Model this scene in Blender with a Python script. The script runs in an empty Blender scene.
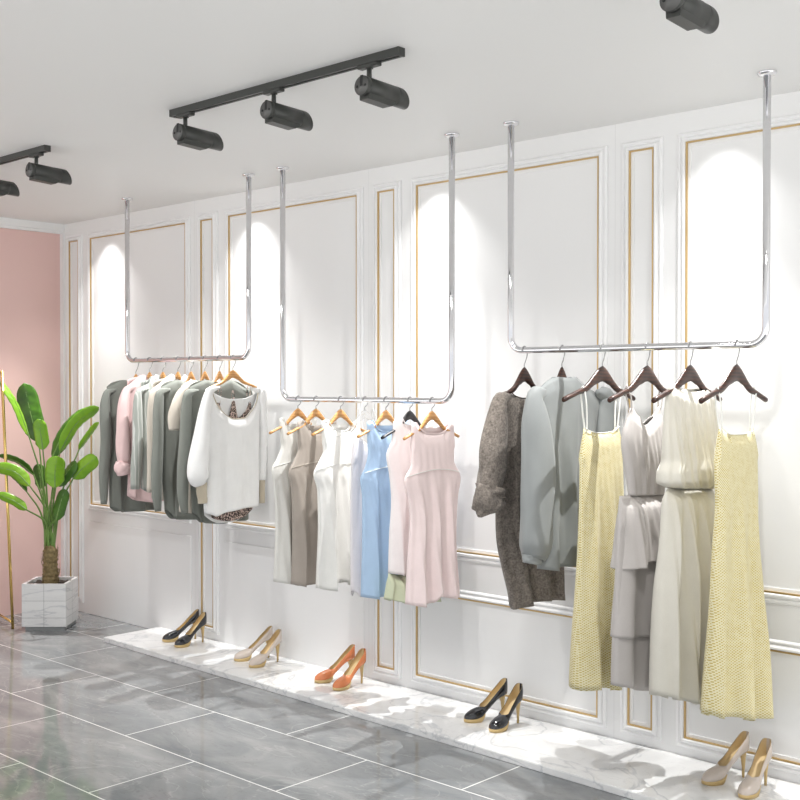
import bpy, bmesh, math, random
from mathutils import Vector, Matrix
R=math.radians
S=bpy.context.scene
COL=S.collection
H=3.1; XL=-8.32; XR=1.2; YF=-6.0
G={'jacket': {'X': -3.37, 'left': [(-0.634, 1.751), (-0.626, 1.684), (-0.603, 1.469), (-0.587, 1.349), (-0.61, 1.183), (-0.602, 1.063), (-0.555, 0.914), (-0.5, 0.771), (-0.484, 0.701)], 'right': [(-0.076, 1.727), (-0.102, 1.523), (-0.084, 1.216), (-0.065, 1.01), (-0.064, 0.702)], 'top': [(-0.649, 1.722), (-0.603, 1.75), (-0.525, 1.774), (-0.478, 1.75), (-0.422, 1.739), (-0.365, 1.734), (-0.291, 1.743), (-0.215, 1.768), (-0.12, 1.737), (-0.067, 1.706)], 'hem': [(-0.609, 0.777), (-0.539, 0.738), (-0.5, 0.708), (-0.452, 0.721), (-0.387, 0.731), (-0.297, 0.734), (-0.169, 0.721), (-0.064, 0.712)], 'sl': [(-0.603, 1.722, 0.054), (-0.626, 1.613, 0.077), (-0.656, 1.495, 0.092), (-0.656, 1.4, 0.092), (-0.678, 1.331, 0.083), (-0.671, 1.292, 0.084)], 'slcuff': [(-0.671, 1.321, 0.092), (-0.686, 1.27, 0.107), (-0.663, 1.221, 0.092)]}, 'blouse': {'X': -3.148, 'left': [(-0.64, 1.78), (-0.624, 1.641), (-0.585, 1.408), (-0.576, 1.128), (-0.584, 0.942)], 'right': [(-0.004, 1.753), (-0.057, 1.529), (-0.083, 1.331), (-0.117, 0.911)], 'top': [(-0.694, 1.725), (-0.602, 1.77), (-0.467, 1.836), (-0.435, 1.841), (-0.336, 1.837), (-0.294, 1.842), (-0.208, 1.803), (-0.058, 1.753), (0.033, 1.717)], 'hem': [(-0.638, 0.957), (-0.584, 0.946), (-0.456, 0.927), (-0.432, 0.943), (-0.257, 0.927), (-0.099, 0.904)], 'sl': [(-0.632, 1.743, 0.062), (-0.624, 1.641, 0.093), (-0.609, 1.502, 0.111), (-0.608, 1.363, 0.118), (-0.616, 1.178, 0.111), (-0.623, 1.062, 0.11), (-0.638, 1.004, 0.078)], 'slcuff': [(-0.646, 1.014, 0.07), (-0.654, 0.982, 0.062)], 'slr': [(-0.031, 1.738, 0.064), (-0.057, 1.579, 0.082), (-0.074, 1.38, 0.09), (-0.109, 1.134, 0.081), (-0.126, 0.962, 0.062)]}, 'yellowA': {'X': -2.921, 'left': [(-0.537, 1.621), (-0.568, 1.441), (-0.568, 1.373), (-0.575, 1.102), (-0.59, 0.832), (-0.605, 0.608), (-0.612, 0.406)], 'right': [(-0.261, 1.638), (-0.217, 1.494), (-0.207, 1.303), (-0.198, 1.16), (-0.197, 0.969), (-0.196, 0.778), (-0.212, 0.35)], 'top': [(-0.569, 1.613), (-0.545, 1.608), (-0.505, 1.593), (-0.406, 1.581), (-0.304, 1.587), (-0.252, 1.609), (-0.226, 1.608)], 'hem': [(-0.644, 0.43), (-0.605, 0.422), (-0.565, 0.428), (-0.401, 0.406), (-0.325, 0.382), (-0.29, 0.394), (-0.185, 0.383)], 'strapL': [(-0.546, 1.794), (-0.521, 1.598)], 'strapR': [(-0.245, 1.793), (-0.27, 1.591)]}, 'lilac': {'X': -2.684, 'left': [(-0.524, 1.715), (-0.596, 1.554), (-0.58, 1.475), (-0.546, 1.341), (-0.538, 1.296)], 'right': [(-0.276, 1.711), (-0.239, 1.55), (-0.229, 1.412), (-0.238, 1.32), (-0.238, 1.274)], 'top': [(-0.573, 1.693), (-0.523, 1.701), (-0.482, 1.674), (-0.431, 1.624), (-0.363, 1.649), (-0.302, 1.689), (-0.276, 1.707), (-0.24, 1.697)], 'hem': [(-0.611, 1.319), (-0.446, 1.312), (-0.202, 1.299)], 't1L': [(-0.538, 1.34), (-0.579, 1.299), (-0.611, 1.215), (-0.626, 1.085), (-0.642, 0.991)], 't1R': [(-0.238, 1.32), (-0.201, 1.225), (-0.182, 1.085), (-0.172, 0.944)], 't1H': [(-0.689, 0.993), (-0.634, 0.999), (-0.561, 1.008), (-0.487, 1.022), (-0.359, 1.016), (-0.136, 1.005)], 't2L': [(-0.603, 1.301), (-0.634, 0.999), (-0.657, 0.785), (-0.664, 0.699)], 't2R': [(-0.22, 1.273), (-0.191, 0.946), (-0.18, 0.62)], 't2H': [(-0.727, 0.709), (-0.657, 0.706), (-0.527, 0.694), (-0.401, 0.683), (-0.134, 0.65)], 't3L': [(-0.619, 1.302), (-0.642, 1.0), (-0.664, 0.495), (-0.663, 0.482)], 't3R': [(-0.255, 1.276), (-0.236, 0.952), (-0.224, 0.396)], 't3H': [(-0.726, 0.511), (-0.664, 0.499), (-0.442, 0.447), (-0.408, 0.454), (-0.374, 0.498), (-0.224, 0.479)], 'strapL': [(-0.557, 1.798), (-0.523, 1.692)], 'strapR': [(-0.258, 1.798), (-0.284, 1.698)]}, 'cream': {'X': -2.47, 'left': [(-0.587, 1.803), (-0.602, 1.57), (-0.601, 1.485), (-0.634, 1.424), (-0.634, 1.39), (-0.567, 1.36), (-0.567, 1.347)], 'right': [(-0.172, 1.78), (-0.152, 1.554), (-0.142, 1.418), (-0.132, 1.367), (-0.188, 1.335), (-0.188, 1.321)], 'top': [(-0.644, 1.773), (-0.595, 1.79), (-0.545, 1.807), (-0.477, 1.785), (-0.39, 1.772), (-0.283, 1.78), (-0.247, 1.798), (-0.191, 1.771), (-0.135, 1.753)], 'hem': [(-0.642, 1.369), (-0.387, 1.353), (-0.132, 1.336)], 'skL': [(-0.567, 1.377), (-0.609, 1.337), (-0.624, 1.191), (-0.663, 0.9), (-0.694, 0.527), (-0.701, 0.465)], 'skR': [(-0.188, 1.353), (-0.16, 1.306), (-0.129, 1.008), (-0.109, 0.824), (-0.086, 0.362)], 'skH': [(-0.757, 0.518), (-0.694, 0.506), (-0.595, 0.473), (-0.52, 0.45), (-0.443, 0.434), (-0.417, 0.446), (-0.292, 0.417), (-0.057, 0.384)]}, 'yellowB': {'X': -2.253, 'left': [(-0.543, 1.637), (-0.568, 1.493), (-0.576, 1.452), (-0.566, 1.328), (-0.599, 1.084), (-0.631, 0.759), (-0.662, 0.519), (-0.67, 0.419)], 'right': [(-0.235, 1.651), (-0.194, 1.432), (-0.192, 1.126), (-0.16, 0.859), (-0.127, 0.367), (-0.126, 0.3)], 'top': [(-0.577, 1.626), (-0.543, 1.625), (-0.464, 1.597), (-0.355, 1.594), (-0.244, 1.608), (-0.225, 1.62), (-0.186, 1.619)], 'hem': [(-0.712, 0.481), (-0.62, 0.441), (-0.508, 0.425), (-0.309, 0.379), (-0.204, 0.379), (-0.107, 0.354)], 'strapL': [(-0.561, 1.794), (-0.525, 1.616)], 'strapR': [(-0.226, 1.794), (-0.253, 1.608)]}, 'd1': {'X': -5.028, 'left': [(-0.534, 1.6), (-0.519, 1.455), (-0.557, 1.369), (-0.595, 1.313), (-0.58, 1.226), (-0.565, 1.022), (-0.573, 0.791), (-0.581, 0.618)], 'right': [(-0.234, 1.594), (-0.242, 1.444), (-0.193, 1.303), (-0.21, 1.112), (-0.227, 0.752), (-0.243, 0.573)], 'top': [(-0.557, 1.578), (-0.511, 1.6), (-0.472, 1.552), (-0.426, 1.533), (-0.363, 1.537), (-0.307, 1.566), (-0.267, 1.594), (-0.226, 1.576)], 'hem': [(-0.604, 0.667), (-0.505, 0.648), (-0.443, 0.658), (-0.372, 0.638), (-0.227, 0.643)]}, 'd2': {'X': -4.872, 'left': [(-0.534, 1.604), (-0.526, 1.443), (-0.565, 1.365), (-0.602, 1.31), (-0.58, 1.206), (-0.573, 0.921), (-0.588, 0.638)], 'right': [(-0.218, 1.597), (-0.226, 1.419), (-0.185, 1.311), (-0.202, 1.122), (-0.227, 0.59)], 'top': [(-0.541, 1.575), (-0.488, 1.585), (-0.441, 1.55), (-0.386, 1.525), (-0.307, 1.54), (-0.267, 1.568), (-0.234, 1.585), (-0.21, 1.573)], 'hem': [(-0.618, 0.676), (-0.512, 0.651), (-0.435, 0.658), (-0.419, 0.691), (-0.356, 0.666), (-0.194, 0.657)]}, 'd3': {'X': -4.667, 'left': [(-0.546, 1.636), (-0.523, 1.44), (-0.569, 1.358), (-0.599, 1.309), (-0.569, 1.218), (-0.561, 0.995), (-0.577, 0.678), (-0.577, 0.633)], 'right': [(-0.222, 1.63), (-0.23, 1.427), (-0.181, 1.309), (-0.206, 1.136), (-0.223, 0.586)], 'top': [(-0.553, 1.58), (-0.5, 1.596), (-0.453, 1.561), (-0.383, 1.542), (-0.311, 1.546), (-0.279, 1.573), (-0.247, 1.596), (-0.214, 1.578)], 'hem': [(-0.607, 0.682), (-0.508, 0.652), (-0.447, 0.661), (-0.423, 0.698), (-0.376, 0.681), (-0.312, 0.661), (-0.19, 0.657)]}, 'd4': {'X': -4.472, 'left': [(-0.464, 1.555), (-0.495, 1.336), (-0.503, 1.061), (-0.496, 0.619)], 'right': [(-0.257, 1.549), (-0.225, 1.321), (-0.2, 1.035), (-0.192, 0.578)], 'top': [(-0.487, 1.501), (-0.456, 1.522), (-0.362, 1.474), (-0.266, 1.516), (-0.233, 1.492)], 'hem': [(-0.534, 0.691), (-0.488, 0.662), (-0.465, 0.632), (-0.441, 0.667), (-0.33, 0.664), (-0.184, 0.656)], 'strapL': [(-0.433, 1.67), (-0.448, 1.499)], 'strapR': [(-0.322, 1.669), (-0.274, 1.504)]}, 'd5': {'X': -4.31, 'left': [(-0.541, 1.642), (-0.526, 1.443), (-0.557, 1.347), (-0.587, 1.306), (-0.572, 1.187), (-0.572, 0.973), (-0.58, 0.668), (-0.58, 0.625)], 'right': [(-0.192, 1.636), (-0.192, 1.428), (-0.158, 1.326), (-0.183, 1.159), (-0.2, 0.599)], 'top': [(-0.556, 1.583), (-0.503, 1.598), (-0.457, 1.565), (-0.402, 1.547), (-0.322, 1.544), (-0.274, 1.565), (-0.225, 1.597), (-0.183, 1.585)], 'hem': [(-0.61, 0.672), (-0.496, 0.651), (-0.418, 0.657), (-0.402, 0.699), (-0.37, 0.705), (-0.306, 0.681), (-0.175, 0.68)]}, 'd6': {'X': -4.132, 'left': [(-0.518, 1.645), (-0.526, 1.513), (-0.572, 1.436), (-0.549, 1.33), (-0.534, 1.197), (-0.549, 0.987), (-0.557, 0.777)], 'right': [(-0.191, 1.639), (-0.191, 1.501), (-0.141, 1.417), (-0.157, 1.169), (-0.174, 0.729)], 'top': [(-0.534, 1.587), (-0.464, 1.617), (-0.417, 1.573), (-0.346, 1.555), (-0.273, 1.564), (-0.216, 1.601), (-0.166, 1.583)], 'hem': [(-0.587, 0.818), (-0.464, 0.792), (-0.14, 0.764)], 'rfL': [(-0.557, 0.84), (-0.572, 0.753), (-0.595, 0.65)], 'rfR': [(-0.174, 0.795), (-0.157, 0.699), (-0.132, 0.585)], 'rfH': [(-0.617, 0.69), (-0.557, 0.672), (-0.495, 0.652), (-0.417, 0.652), (-0.305, 0.631), (-0.098, 0.619)]}, 'd7': {'X': -3.974, 'left': [(-0.55, 1.648), (-0.55, 1.519), (-0.55, 1.39), (-0.603, 1.316), (-0.573, 1.211), (-0.558, 1.106), (-0.573, 0.901), (-0.588, 0.645)], 'right': [(-0.208, 1.642), (-0.207, 1.399), (-0.149, 1.304), (-0.174, 1.181), (-0.182, 0.965), (-0.156, 0.664), (-0.156, 0.609)], 'top': [(-0.573, 1.577), (-0.527, 1.596), (-0.481, 1.569), (-0.418, 1.546), (-0.355, 1.544), (-0.298, 1.558), (-0.257, 1.584), (-0.224, 1.594), (-0.191, 1.571)], 'hem': [(-0.619, 0.68), (-0.519, 0.655), (-0.434, 0.664), (-0.402, 0.707), (-0.354, 0.69), (-0.273, 0.669), (-0.248, 0.698), (-0.198, 0.659), (-0.123, 0.654)]}, 's1': {'X': -6.695, 'left': [(-0.624, 1.804), (-0.609, 1.703), (-0.602, 1.432), (-0.611, 1.162), (-0.611, 1.027), (-0.604, 0.925)], 'right': [(-0.189, 1.804), (-0.172, 1.699), (-0.175, 0.889)], 'top': [(-0.686, 1.744), (-0.639, 1.777), (-0.577, 1.804), (-0.483, 1.838), (-0.435, 1.825), (-0.37, 1.818), (-0.305, 1.839), (-0.23, 1.797), (-0.147, 1.755)], 'hem': [(-0.642, 1.009), (-0.58, 0.963), (-0.541, 0.94), (-0.438, 0.938), (-0.316, 0.936), (-0.149, 0.929)], 'sl': [(-0.632, 1.743, 0.035), (-0.64, 1.636, 0.047), (-0.633, 1.433, 0.05), (-0.649, 1.232, 0.046), (-0.65, 1.097, 0.039), (-0.65, 1.003, 0.027)], 'slr': [(-0.18, 1.741, 0.033), (-0.173, 1.558, 0.051), (-0.165, 1.276, 0.042), (-0.174, 0.995, 0.034)]}, 's2': {'X': -6.533, 'left': [(-0.566, 1.804), (-0.566, 1.704), (-0.568, 1.236), (-0.577, 1.035)], 'right': [(-0.211, 1.804), (-0.203, 1.7), (-0.206, 0.973)], 'top': [(-0.628, 1.757), (-0.558, 1.804), (-0.479, 1.858), (-0.448, 1.872), (-0.384, 1.811), (-0.318, 1.873), (-0.269, 1.838), (-0.178, 1.756)], 'hem': [(-0.607, 1.078), (-0.569, 1.062), (-0.506, 1.03), (-0.386, 1.008), (-0.18, 1.02)], 'sl': [(-0.582, 1.764, 0.039), (-0.598, 1.671, 0.051), (-0.606, 1.504, 0.058), (-0.606, 1.371, 0.062), (-0.599, 1.284, 0.055)], 'slcuff': [(-0.599, 1.284, 0.07), (-0.607, 1.251, 0.074), (-0.599, 1.211, 0.062)], 'slr': [(-0.195, 1.763, 0.034), (-0.179, 1.561, 0.051), (-0.18, 1.284, 0.051)]}, 's3': {'X': -6.379, 'left': [(-0.568, 1.804), (-0.553, 1.705), (-0.569, 1.375), (-0.578, 1.046)], 'right': [(-0.215, 1.804), (-0.215, 1.702), (-0.225, 1.02)], 'top': [(-0.622, 1.765), (-0.553, 1.797), (-0.506, 1.817), (-0.474, 1.864), (-0.442, 1.851), (-0.386, 1.811), (-0.33, 1.851), (-0.281, 1.824), (-0.19, 1.763)], 'hem': [(-0.617, 1.134), (-0.578, 1.125), (-0.524, 1.102), (-0.476, 1.085), (-0.332, 1.069), (-0.2, 1.087)], 'sl': [(-0.591, 1.751, 0.031), (-0.592, 1.64, 0.043), (-0.593, 1.442, 0.047), (-0.609, 1.278, 0.047), (-0.617, 1.121, 0.039)], 'slr': [(-0.207, 1.75, 0.034), (-0.199, 1.497, 0.042), (-0.2, 1.155, 0.042)]}, 's4': {'X': -6.211, 'left': [(-0.59, 1.804), (-0.591, 1.707), (-0.607, 1.383), (-0.608, 1.06)], 'right': [(-0.224, 1.804), (-0.224, 1.703), (-0.226, 0.998)], 'top': [(-0.629, 1.759), (-0.567, 1.797), (-0.489, 1.843), (-0.45, 1.863), (-0.386, 1.811), (-0.322, 1.864), (-0.273, 1.837), (-0.207, 1.757)], 'hem': [(-0.639, 1.075), (-0.593, 1.065), (-0.452, 1.048), (-0.209, 1.051)], 'sl': [(-0.598, 1.752, 0.027), (-0.606, 1.642, 0.034), (-0.607, 1.448, 0.035), (-0.608, 1.254, 0.031), (-0.616, 1.112, 0.027)], 'slr': [(-0.215, 1.75, 0.033), (-0.208, 1.502, 0.042), (-0.209, 1.165, 0.034)]}, 's5': {'X': -6.069, 'left': [(-0.628, 1.804), (-0.613, 1.708), (-0.63, 1.262), (-0.608, 1.069), (-0.6, 0.909)], 'right': [(-0.191, 1.804), (-0.175, 1.704), (-0.177, 0.871)], 'top': [(-0.689, 1.747), (-0.643, 1.778), (-0.59, 1.804), (-0.489, 1.836), (-0.442, 1.823), (-0.386, 1.817), (-0.314, 1.837), (-0.241, 1.797), (-0.158, 1.751)], 'hem': [(-0.646, 1.047), (-0.608, 1.012), (-0.539, 0.942), (-0.437, 0.933), (-0.316, 0.93), (-0.135, 0.941)], 'sl': [(-0.644, 1.747, 0.039), (-0.651, 1.645, 0.045), (-0.652, 1.454, 0.046), (-0.66, 1.264, 0.049), (-0.661, 1.105, 0.042), (-0.654, 1.003, 0.027)], 'slr': [(-0.175, 1.744, 0.034), (-0.159, 1.504, 0.042), (-0.16, 1.037, 0.034)]}, 's6': {'X': -5.921, 'left': [(-0.574, 1.804), (-0.582, 1.709), (-0.59, 1.394), (-0.599, 0.953)], 'right': [(-0.199, 1.804), (-0.191, 1.706), (-0.193, 0.918)], 'top': [(-0.635, 1.754), (-0.581, 1.791), (-0.535, 1.816), (-0.481, 1.836), (-0.386, 1.785), (-0.289, 1.836), (-0.241, 1.81), (-0.175, 1.758)], 'hem': [(-0.629, 1.006), (-0.506, 0.989), (-0.168, 0.975)], 'sl': [(-0.581, 1.76, 0.038), (-0.605, 1.691, 0.05), (-0.628, 1.603, 0.058), (-0.628, 1.521, 0.054)], 'slr': [(-0.183, 1.751, 0.042), (-0.167, 1.672, 0.051), (-0.159, 1.541, 0.059)]}, 's7': {'X': -5.771, 'left': [(-0.63, 1.804), (-0.623, 1.711), (-0.632, 1.278), (-0.617, 1.091), (-0.61, 0.904)], 'right': [(-0.154, 1.804), (-0.138, 1.706), (-0.14, 0.86)], 'top': [(-0.691, 1.742), (-0.645, 1.779), (-0.577, 1.81), (-0.484, 1.835), (-0.438, 1.823), (-0.382, 1.816), (-0.302, 1.836), (-0.221, 1.804), (-0.121, 1.752)], 'hem': [(-0.663, 1.057), (-0.617, 1.016), (-0.572, 0.969), (-0.51, 0.938), (-0.424, 0.931), (-0.123, 0.937)], 'sl': [(-0.646, 1.742, 0.038), (-0.653, 1.649, 0.045), (-0.661, 1.464, 0.049), (-0.677, 1.28, 0.049), (-0.677, 1.126, 0.045), (-0.663, 1.014, 0.027)], 'slr': [(-0.138, 1.745, 0.034), (-0.13, 1.511, 0.042), (-0.123, 1.054, 0.034)]}, 's8': {'X': -5.635, 'left': [(-0.604, 1.804), (-0.597, 1.589), (-0.597, 1.283), (-0.621, 1.1), (-0.613, 0.977)], 'right': [(-0.159, 1.804), (-0.168, 1.58), (-0.169, 1.259), (-0.177, 1.036), (-0.178, 0.939)], 'top': [(-0.626, 1.761), (-0.596, 1.779), (-0.566, 1.791), (-0.55, 1.742), (-0.512, 1.674), (-0.45, 1.617), (-0.387, 1.591), (-0.307, 1.595), (-0.242, 1.645), (-0.201, 1.708), (-0.184, 1.791), (-0.159, 1.778), (-0.118, 1.759)], 'hem': [(-0.643, 1.028), (-0.598, 1.013), (-0.552, 0.996), (-0.475, 1.015), (-0.332, 1.029), (-0.152, 1.034)], 'bkH': [(-0.643, 1.028), (-0.598, 1.0), (-0.537, 0.964), (-0.459, 0.939), (-0.365, 0.937), (-0.268, 0.966), (-0.152, 1.047)], 'sl': [(-0.588, 1.761, 0.034), (-0.612, 1.651, 0.05), (-0.635, 1.498, 0.069), (-0.658, 1.347, 0.084), (-0.665, 1.244, 0.087), (-0.65, 1.2, 0.052)], 'slcuff': [(-0.643, 1.206, 0.045), (-0.636, 1.083, 0.037)], 'slr': [(-0.151, 1.753, 0.042), (-0.143, 1.579, 0.038), (-0.143, 1.387, 0.037), (-0.152, 1.194, 0.029)], 'slrcuff': [(-0.152, 1.194, 0.027), (-0.152, 1.047, 0.023)]}, 'camisole': {'X': -5.655, 'left': [(-0.527, 1.742), (-0.536, 1.526), (-0.544, 1.279), (-0.545, 0.969)], 'right': [(-0.225, 1.74), (-0.218, 1.517), (-0.21, 1.261), (-0.211, 0.941)], 'top': [(-0.551, 1.588), (-0.489, 1.698), (-0.458, 1.636), (-0.411, 1.591), (-0.371, 1.728), (-0.331, 1.596), (-0.274, 1.632), (-0.225, 1.708), (-0.201, 1.58)], 'hem': [(-0.568, 1.002), (-0.514, 0.973), (-0.412, 0.952), (-0.316, 0.962), (-0.21, 1.017)], 'strapL': [(-0.473, 1.798), (-0.481, 1.686)], 'strapR': [(-0.241, 1.81), (-0.25, 1.683)], 'strapM': [(-0.371, 1.766), (-0.371, 1.71)]}}
LEAVES=[([(-7.829, -0.481, 1.376), (-7.875, -0.52, 1.579), (-7.915, -0.554, 1.82)], 0.07, 0.1, 0), ([(-7.774, -0.593, 1.426), (-7.841, -0.652, 1.656), (-7.929, -0.731, 1.842)], 0.033, -0.9, 1), ([(-7.606, -0.575, 1.328), (-7.618, -0.584, 1.438), (-7.635, -0.598, 1.555)], 0.044, 0.2, 1), ([(-7.738, -0.426, 1.257), (-7.663, -0.353, 1.467), (-7.55, -0.244, 1.625)], 0.052, 0.5, 0), ([(-7.587, -0.448, 1.309), (-7.502, -0.365, 1.516), (-7.379, -0.248, 1.642)], 0.044, -0.5, 1), ([(-7.547, -0.314, 1.32), (-7.498, -0.268, 1.417), (-7.439, -0.211, 1.529)], 0.026, -0.8, 1), ([(-7.488, -0.4, 1.112), (-7.43, -0.344, 1.2), (-7.36, -0.278, 1.274)], 0.052, 0.1, 1), ([(-7.467, -0.559, 1.057), (-7.468, -0.558, 1.173), (-7.459, -0.547, 1.289)], 0.059, 0.0, 1), ([(-7.579, -0.486, 1.06), (-7.526, -0.435, 1.149), (-7.473, -0.384, 1.244)], 0.044, 0.7, 0), ([(-7.79, -0.545, 1.133), (-7.878, -0.626, 1.23), (-7.988, -0.727, 1.275)], 0.03, 0.9, 0), ([(-7.655, -0.653, 1.066), (-7.736, -0.726, 1.169), (-7.848, -0.831, 1.205)], 0.041, 0.2, 1), ([(-7.735, -0.632, 1.016), (-7.784, -0.677, 1.09), (-7.855, -0.742, 1.178)], 0.03, 1.0, 0), ([(-7.596, -0.71, 0.9), (-7.665, -0.773, 0.965), (-7.756, -0.857, 1.016)], 0.03, 0.2, 1), ([(-7.842, -0.459, 1.02), (-7.849, -0.463, 1.111), (-7.866, -0.478, 1.209)], 0.041, 0.3, 0), ([(-7.577, -0.489, 0.802), (-7.557, -0.467, 0.92), (-7.531, -0.441, 1.038)], 0.041, 0.3, 0)]
TRUNK=((-7.656, -0.502, 0.344), (-7.652, -0.495, 0.507), (-7.658, -0.5, 0.604))
SHOES=[('black', (-6.593, -0.241), (-6.67, -0.007)), ('black', (-6.371, -0.243), (-6.345, -0.094)), ('nude', (-5.746, -0.277), (-5.812, -0.04)), ('nude', (-5.579, -0.3), (-5.584, -0.089)), ('orange', (-4.952, -0.307), (-4.982, -0.08)), ('orange', (-4.79, -0.338), (-4.807, -0.109)), ('black2', (-3.799, -0.299), (-3.774, -0.025)), ('black2', (-3.629, -0.329), (-3.623, -0.109)), ('nude2', (-2.431, -0.289), (-2.403, -0.031)), ('nude2', (-2.286, -0.322), (-2.271, -0.105))]

# ------------------------------------------------------------------ materials
def newmat(name):
    m=bpy.data.materials.new(name); m.use_nodes=True
    nt=m.node_tree; b=nt.nodes['Principled BSDF']; return m,nt,b
def pbr(name,col,rough=.6,metal=0,bump=None,spec=.5,sheen=0,coat=0):
    m,nt,b=newmat(name)
    b.inputs['Base Color'].default_value=(*col,1); b.inputs['Roughness'].default_value=rough
    b.inputs['Metallic'].default_value=metal; b.inputs['Specular IOR Level'].default_value=spec
    b.inputs['Sheen Weight'].default_value=sheen; b.inputs['Coat Weight'].default_value=coat
    # a light procedural variation on every surface
    tc=nt.nodes.new('ShaderNodeTexCoord'); nz=nt.nodes.new('ShaderNodeTexNoise')
    sc,st,va=(bump or (60,.0,.03))
    nz.inputs['Scale'].default_value=sc; nz.inputs['Detail'].default_value=3
    nt.links.new(tc.outputs['Object'],nz.inputs['Vector'])
    mr=nt.nodes.new('ShaderNodeMapRange'); mr.inputs[3].default_value=1-va; mr.inputs[4].default_value=1+va
    nt.links.new(nz.outputs['Fac'],mr.inputs[0])
    mx=nt.nodes.new('ShaderNodeVectorMath'); mx.operation='SCALE'; mx.inputs[0].default_value=col
    nt.links.new(mr.outputs[0],mx.inputs['Scale']); nt.links.new(mx.outputs[0],b.inputs['Base Color'])
    if st:
        bp=nt.nodes.new('ShaderNodeBump'); bp.inputs['Strength'].default_value=st; bp.inputs['Distance'].default_value=.004
        nt.links.new(nz.outputs['Fac'],bp.inputs['Height']); nt.links.new(bp.outputs[0],b.inputs['Normal'])
    return m
def ramp(nt,fac,stops):
    r=nt.nodes.new('ShaderNodeValToRGB'); e=r.color_ramp.elements
    while len(e)<len(stops): e.new(.5)
    for i,(p,c) in enumerate(stops): e[i].position=p; e[i].color=(*c,1)
    nt.links.new(fac,r.inputs[0]); return r.outputs[0]
def mixc(nt,f,a,b,mode='MIX'):
    m=nt.nodes.new('ShaderNodeMix'); m.data_type='RGBA'; m.blend_type=mode
    for i,v in ((0,f),(6,a),(7,b)):
        if hasattr(v,'links'): nt.links.new(v,m.inputs[i])
        elif i==0: m.inputs[0].default_value=v
        else: m.inputs[i].default_value=(*v,1)
    return m.outputs[2]
def noise(nt,vec,scale,detail=4,dist=0,rough=.5):
    n=nt.nodes.new('ShaderNodeTexNoise'); n.inputs['Scale'].default_value=scale; n.inputs['Detail'].default_value=detail
    n.inputs['Distortion'].default_value=dist; n.inputs['Roughness'].default_value=rough
    nt.links.new(vec,n.inputs['Vector']); return n.outputs['Fac']
def mapping(nt,loc=(0,0,0),rot=(0,0,0),scale=(1,1,1)):
    tc=nt.nodes.new('ShaderNodeTexCoord'); mp=nt.nodes.new('ShaderNodeMapping')
    mp.inputs['Location'].default_value=loc; mp.inputs['Rotation'].default_value=rot; mp.inputs['Scale'].default_value=scale
    nt.links.new(tc.outputs['Object'],mp.inputs['Vector']); return mp.outputs[0]
def mathn(nt,op,a,b=0.):
    n=nt.nodes.new('ShaderNodeMath'); n.operation=op
    for i,v in enumerate((a,b)):
        if hasattr(v,'links'): nt.links.new(v,n.inputs[i])
        else: n.inputs[i].default_value=v
    return n.outputs[0]
def vein(nt,vec,scale,width,dist):   # thin lines where a distorted noise crosses .5
    f=noise(nt,vec,scale,5,dist); d=mathn(nt,'ABSOLUTE',mathn(nt,'SUBTRACT',f,.5))
    return ramp(nt,d,[(0,(1,1,1)),(width,(0,0,0))])
def floor_mat():
    m,nt,b=newmat('grey_marble_tile')
    v=mapping(nt,(0,0,0),(0,0,.3),(1,2.2,1))
    base=ramp(nt,noise(nt,v,1.6,8,.6,.62),[(.3,(.15,.163,.172)),(.5,(.218,.227,.23)),(.7,(.315,.315,.31))])
    c=mixc(nt,mathn(nt,'MULTIPLY',vein(nt,v,1.3,.010,1.2),.20),base,(.55,.54,.52))
    c=mixc(nt,mathn(nt,'MULTIPLY',vein(nt,v,4.5,.012,.8),.25),c,(.10,.095,.09))
    bk=nt.nodes.new('ShaderNodeTexBrick'); vb=mapping(nt,(2.66,1.008,0))
    nt.links.new(vb,bk.inputs['Vector'])
    bk.inputs['Scale'].default_value=1; bk.inputs['Brick Width'].default_value=1.18; bk.inputs['Row Height'].default_value=.5775
    bk.inputs['Mortar Size'].default_value=.0038; bk.inputs['Mortar Smooth'].default_value=.1
    bk.inputs['Color1'].default_value=(.92,.92,.92,1); bk.inputs['Color2'].default_value=(1.08,1.08,1.08,1); bk.inputs['Bias'].default_value=0
    c=mixc(nt,1.,c,bk.outputs['Color'],'MULTIPLY')
    c=mixc(nt,bk.outputs['Fac'],c,(.72,.72,.70))
    nt.links.new(c,b.inputs['Base Color']); b.inputs['Roughness'].default_value=.07; b.inputs['Specular IOR Level'].default_value=.75
    return m
def white_marble(name,ang,dark,grid=0):
    m,nt,b=newmat(name)
    v=mapping(nt,(3,1,2),(.3,ang,.5),(.7,.9,3.4) if ang>.5 else (1,1,1.6))
    base=ramp(nt,noise(nt,v,2.5,6,.5),[(.35,(.74,.74,.74)),(.6,(.84,.84,.83))])
    c=mixc(nt,mathn(nt,'MULTIPLY',vein(nt,v,1.7,.02,1.4 if ang<.5 else .5),dark),base,(.40,.42,.45))
    c=mixc(nt,mathn(nt,'MULTIPLY',vein(nt,v,5,.012,1.),dark*.5),c,(.5,.5,.5))
    nt.links.new(c,b.inputs['Base Color']); b.inputs['Roughness'].default_value=.12
    return m
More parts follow.
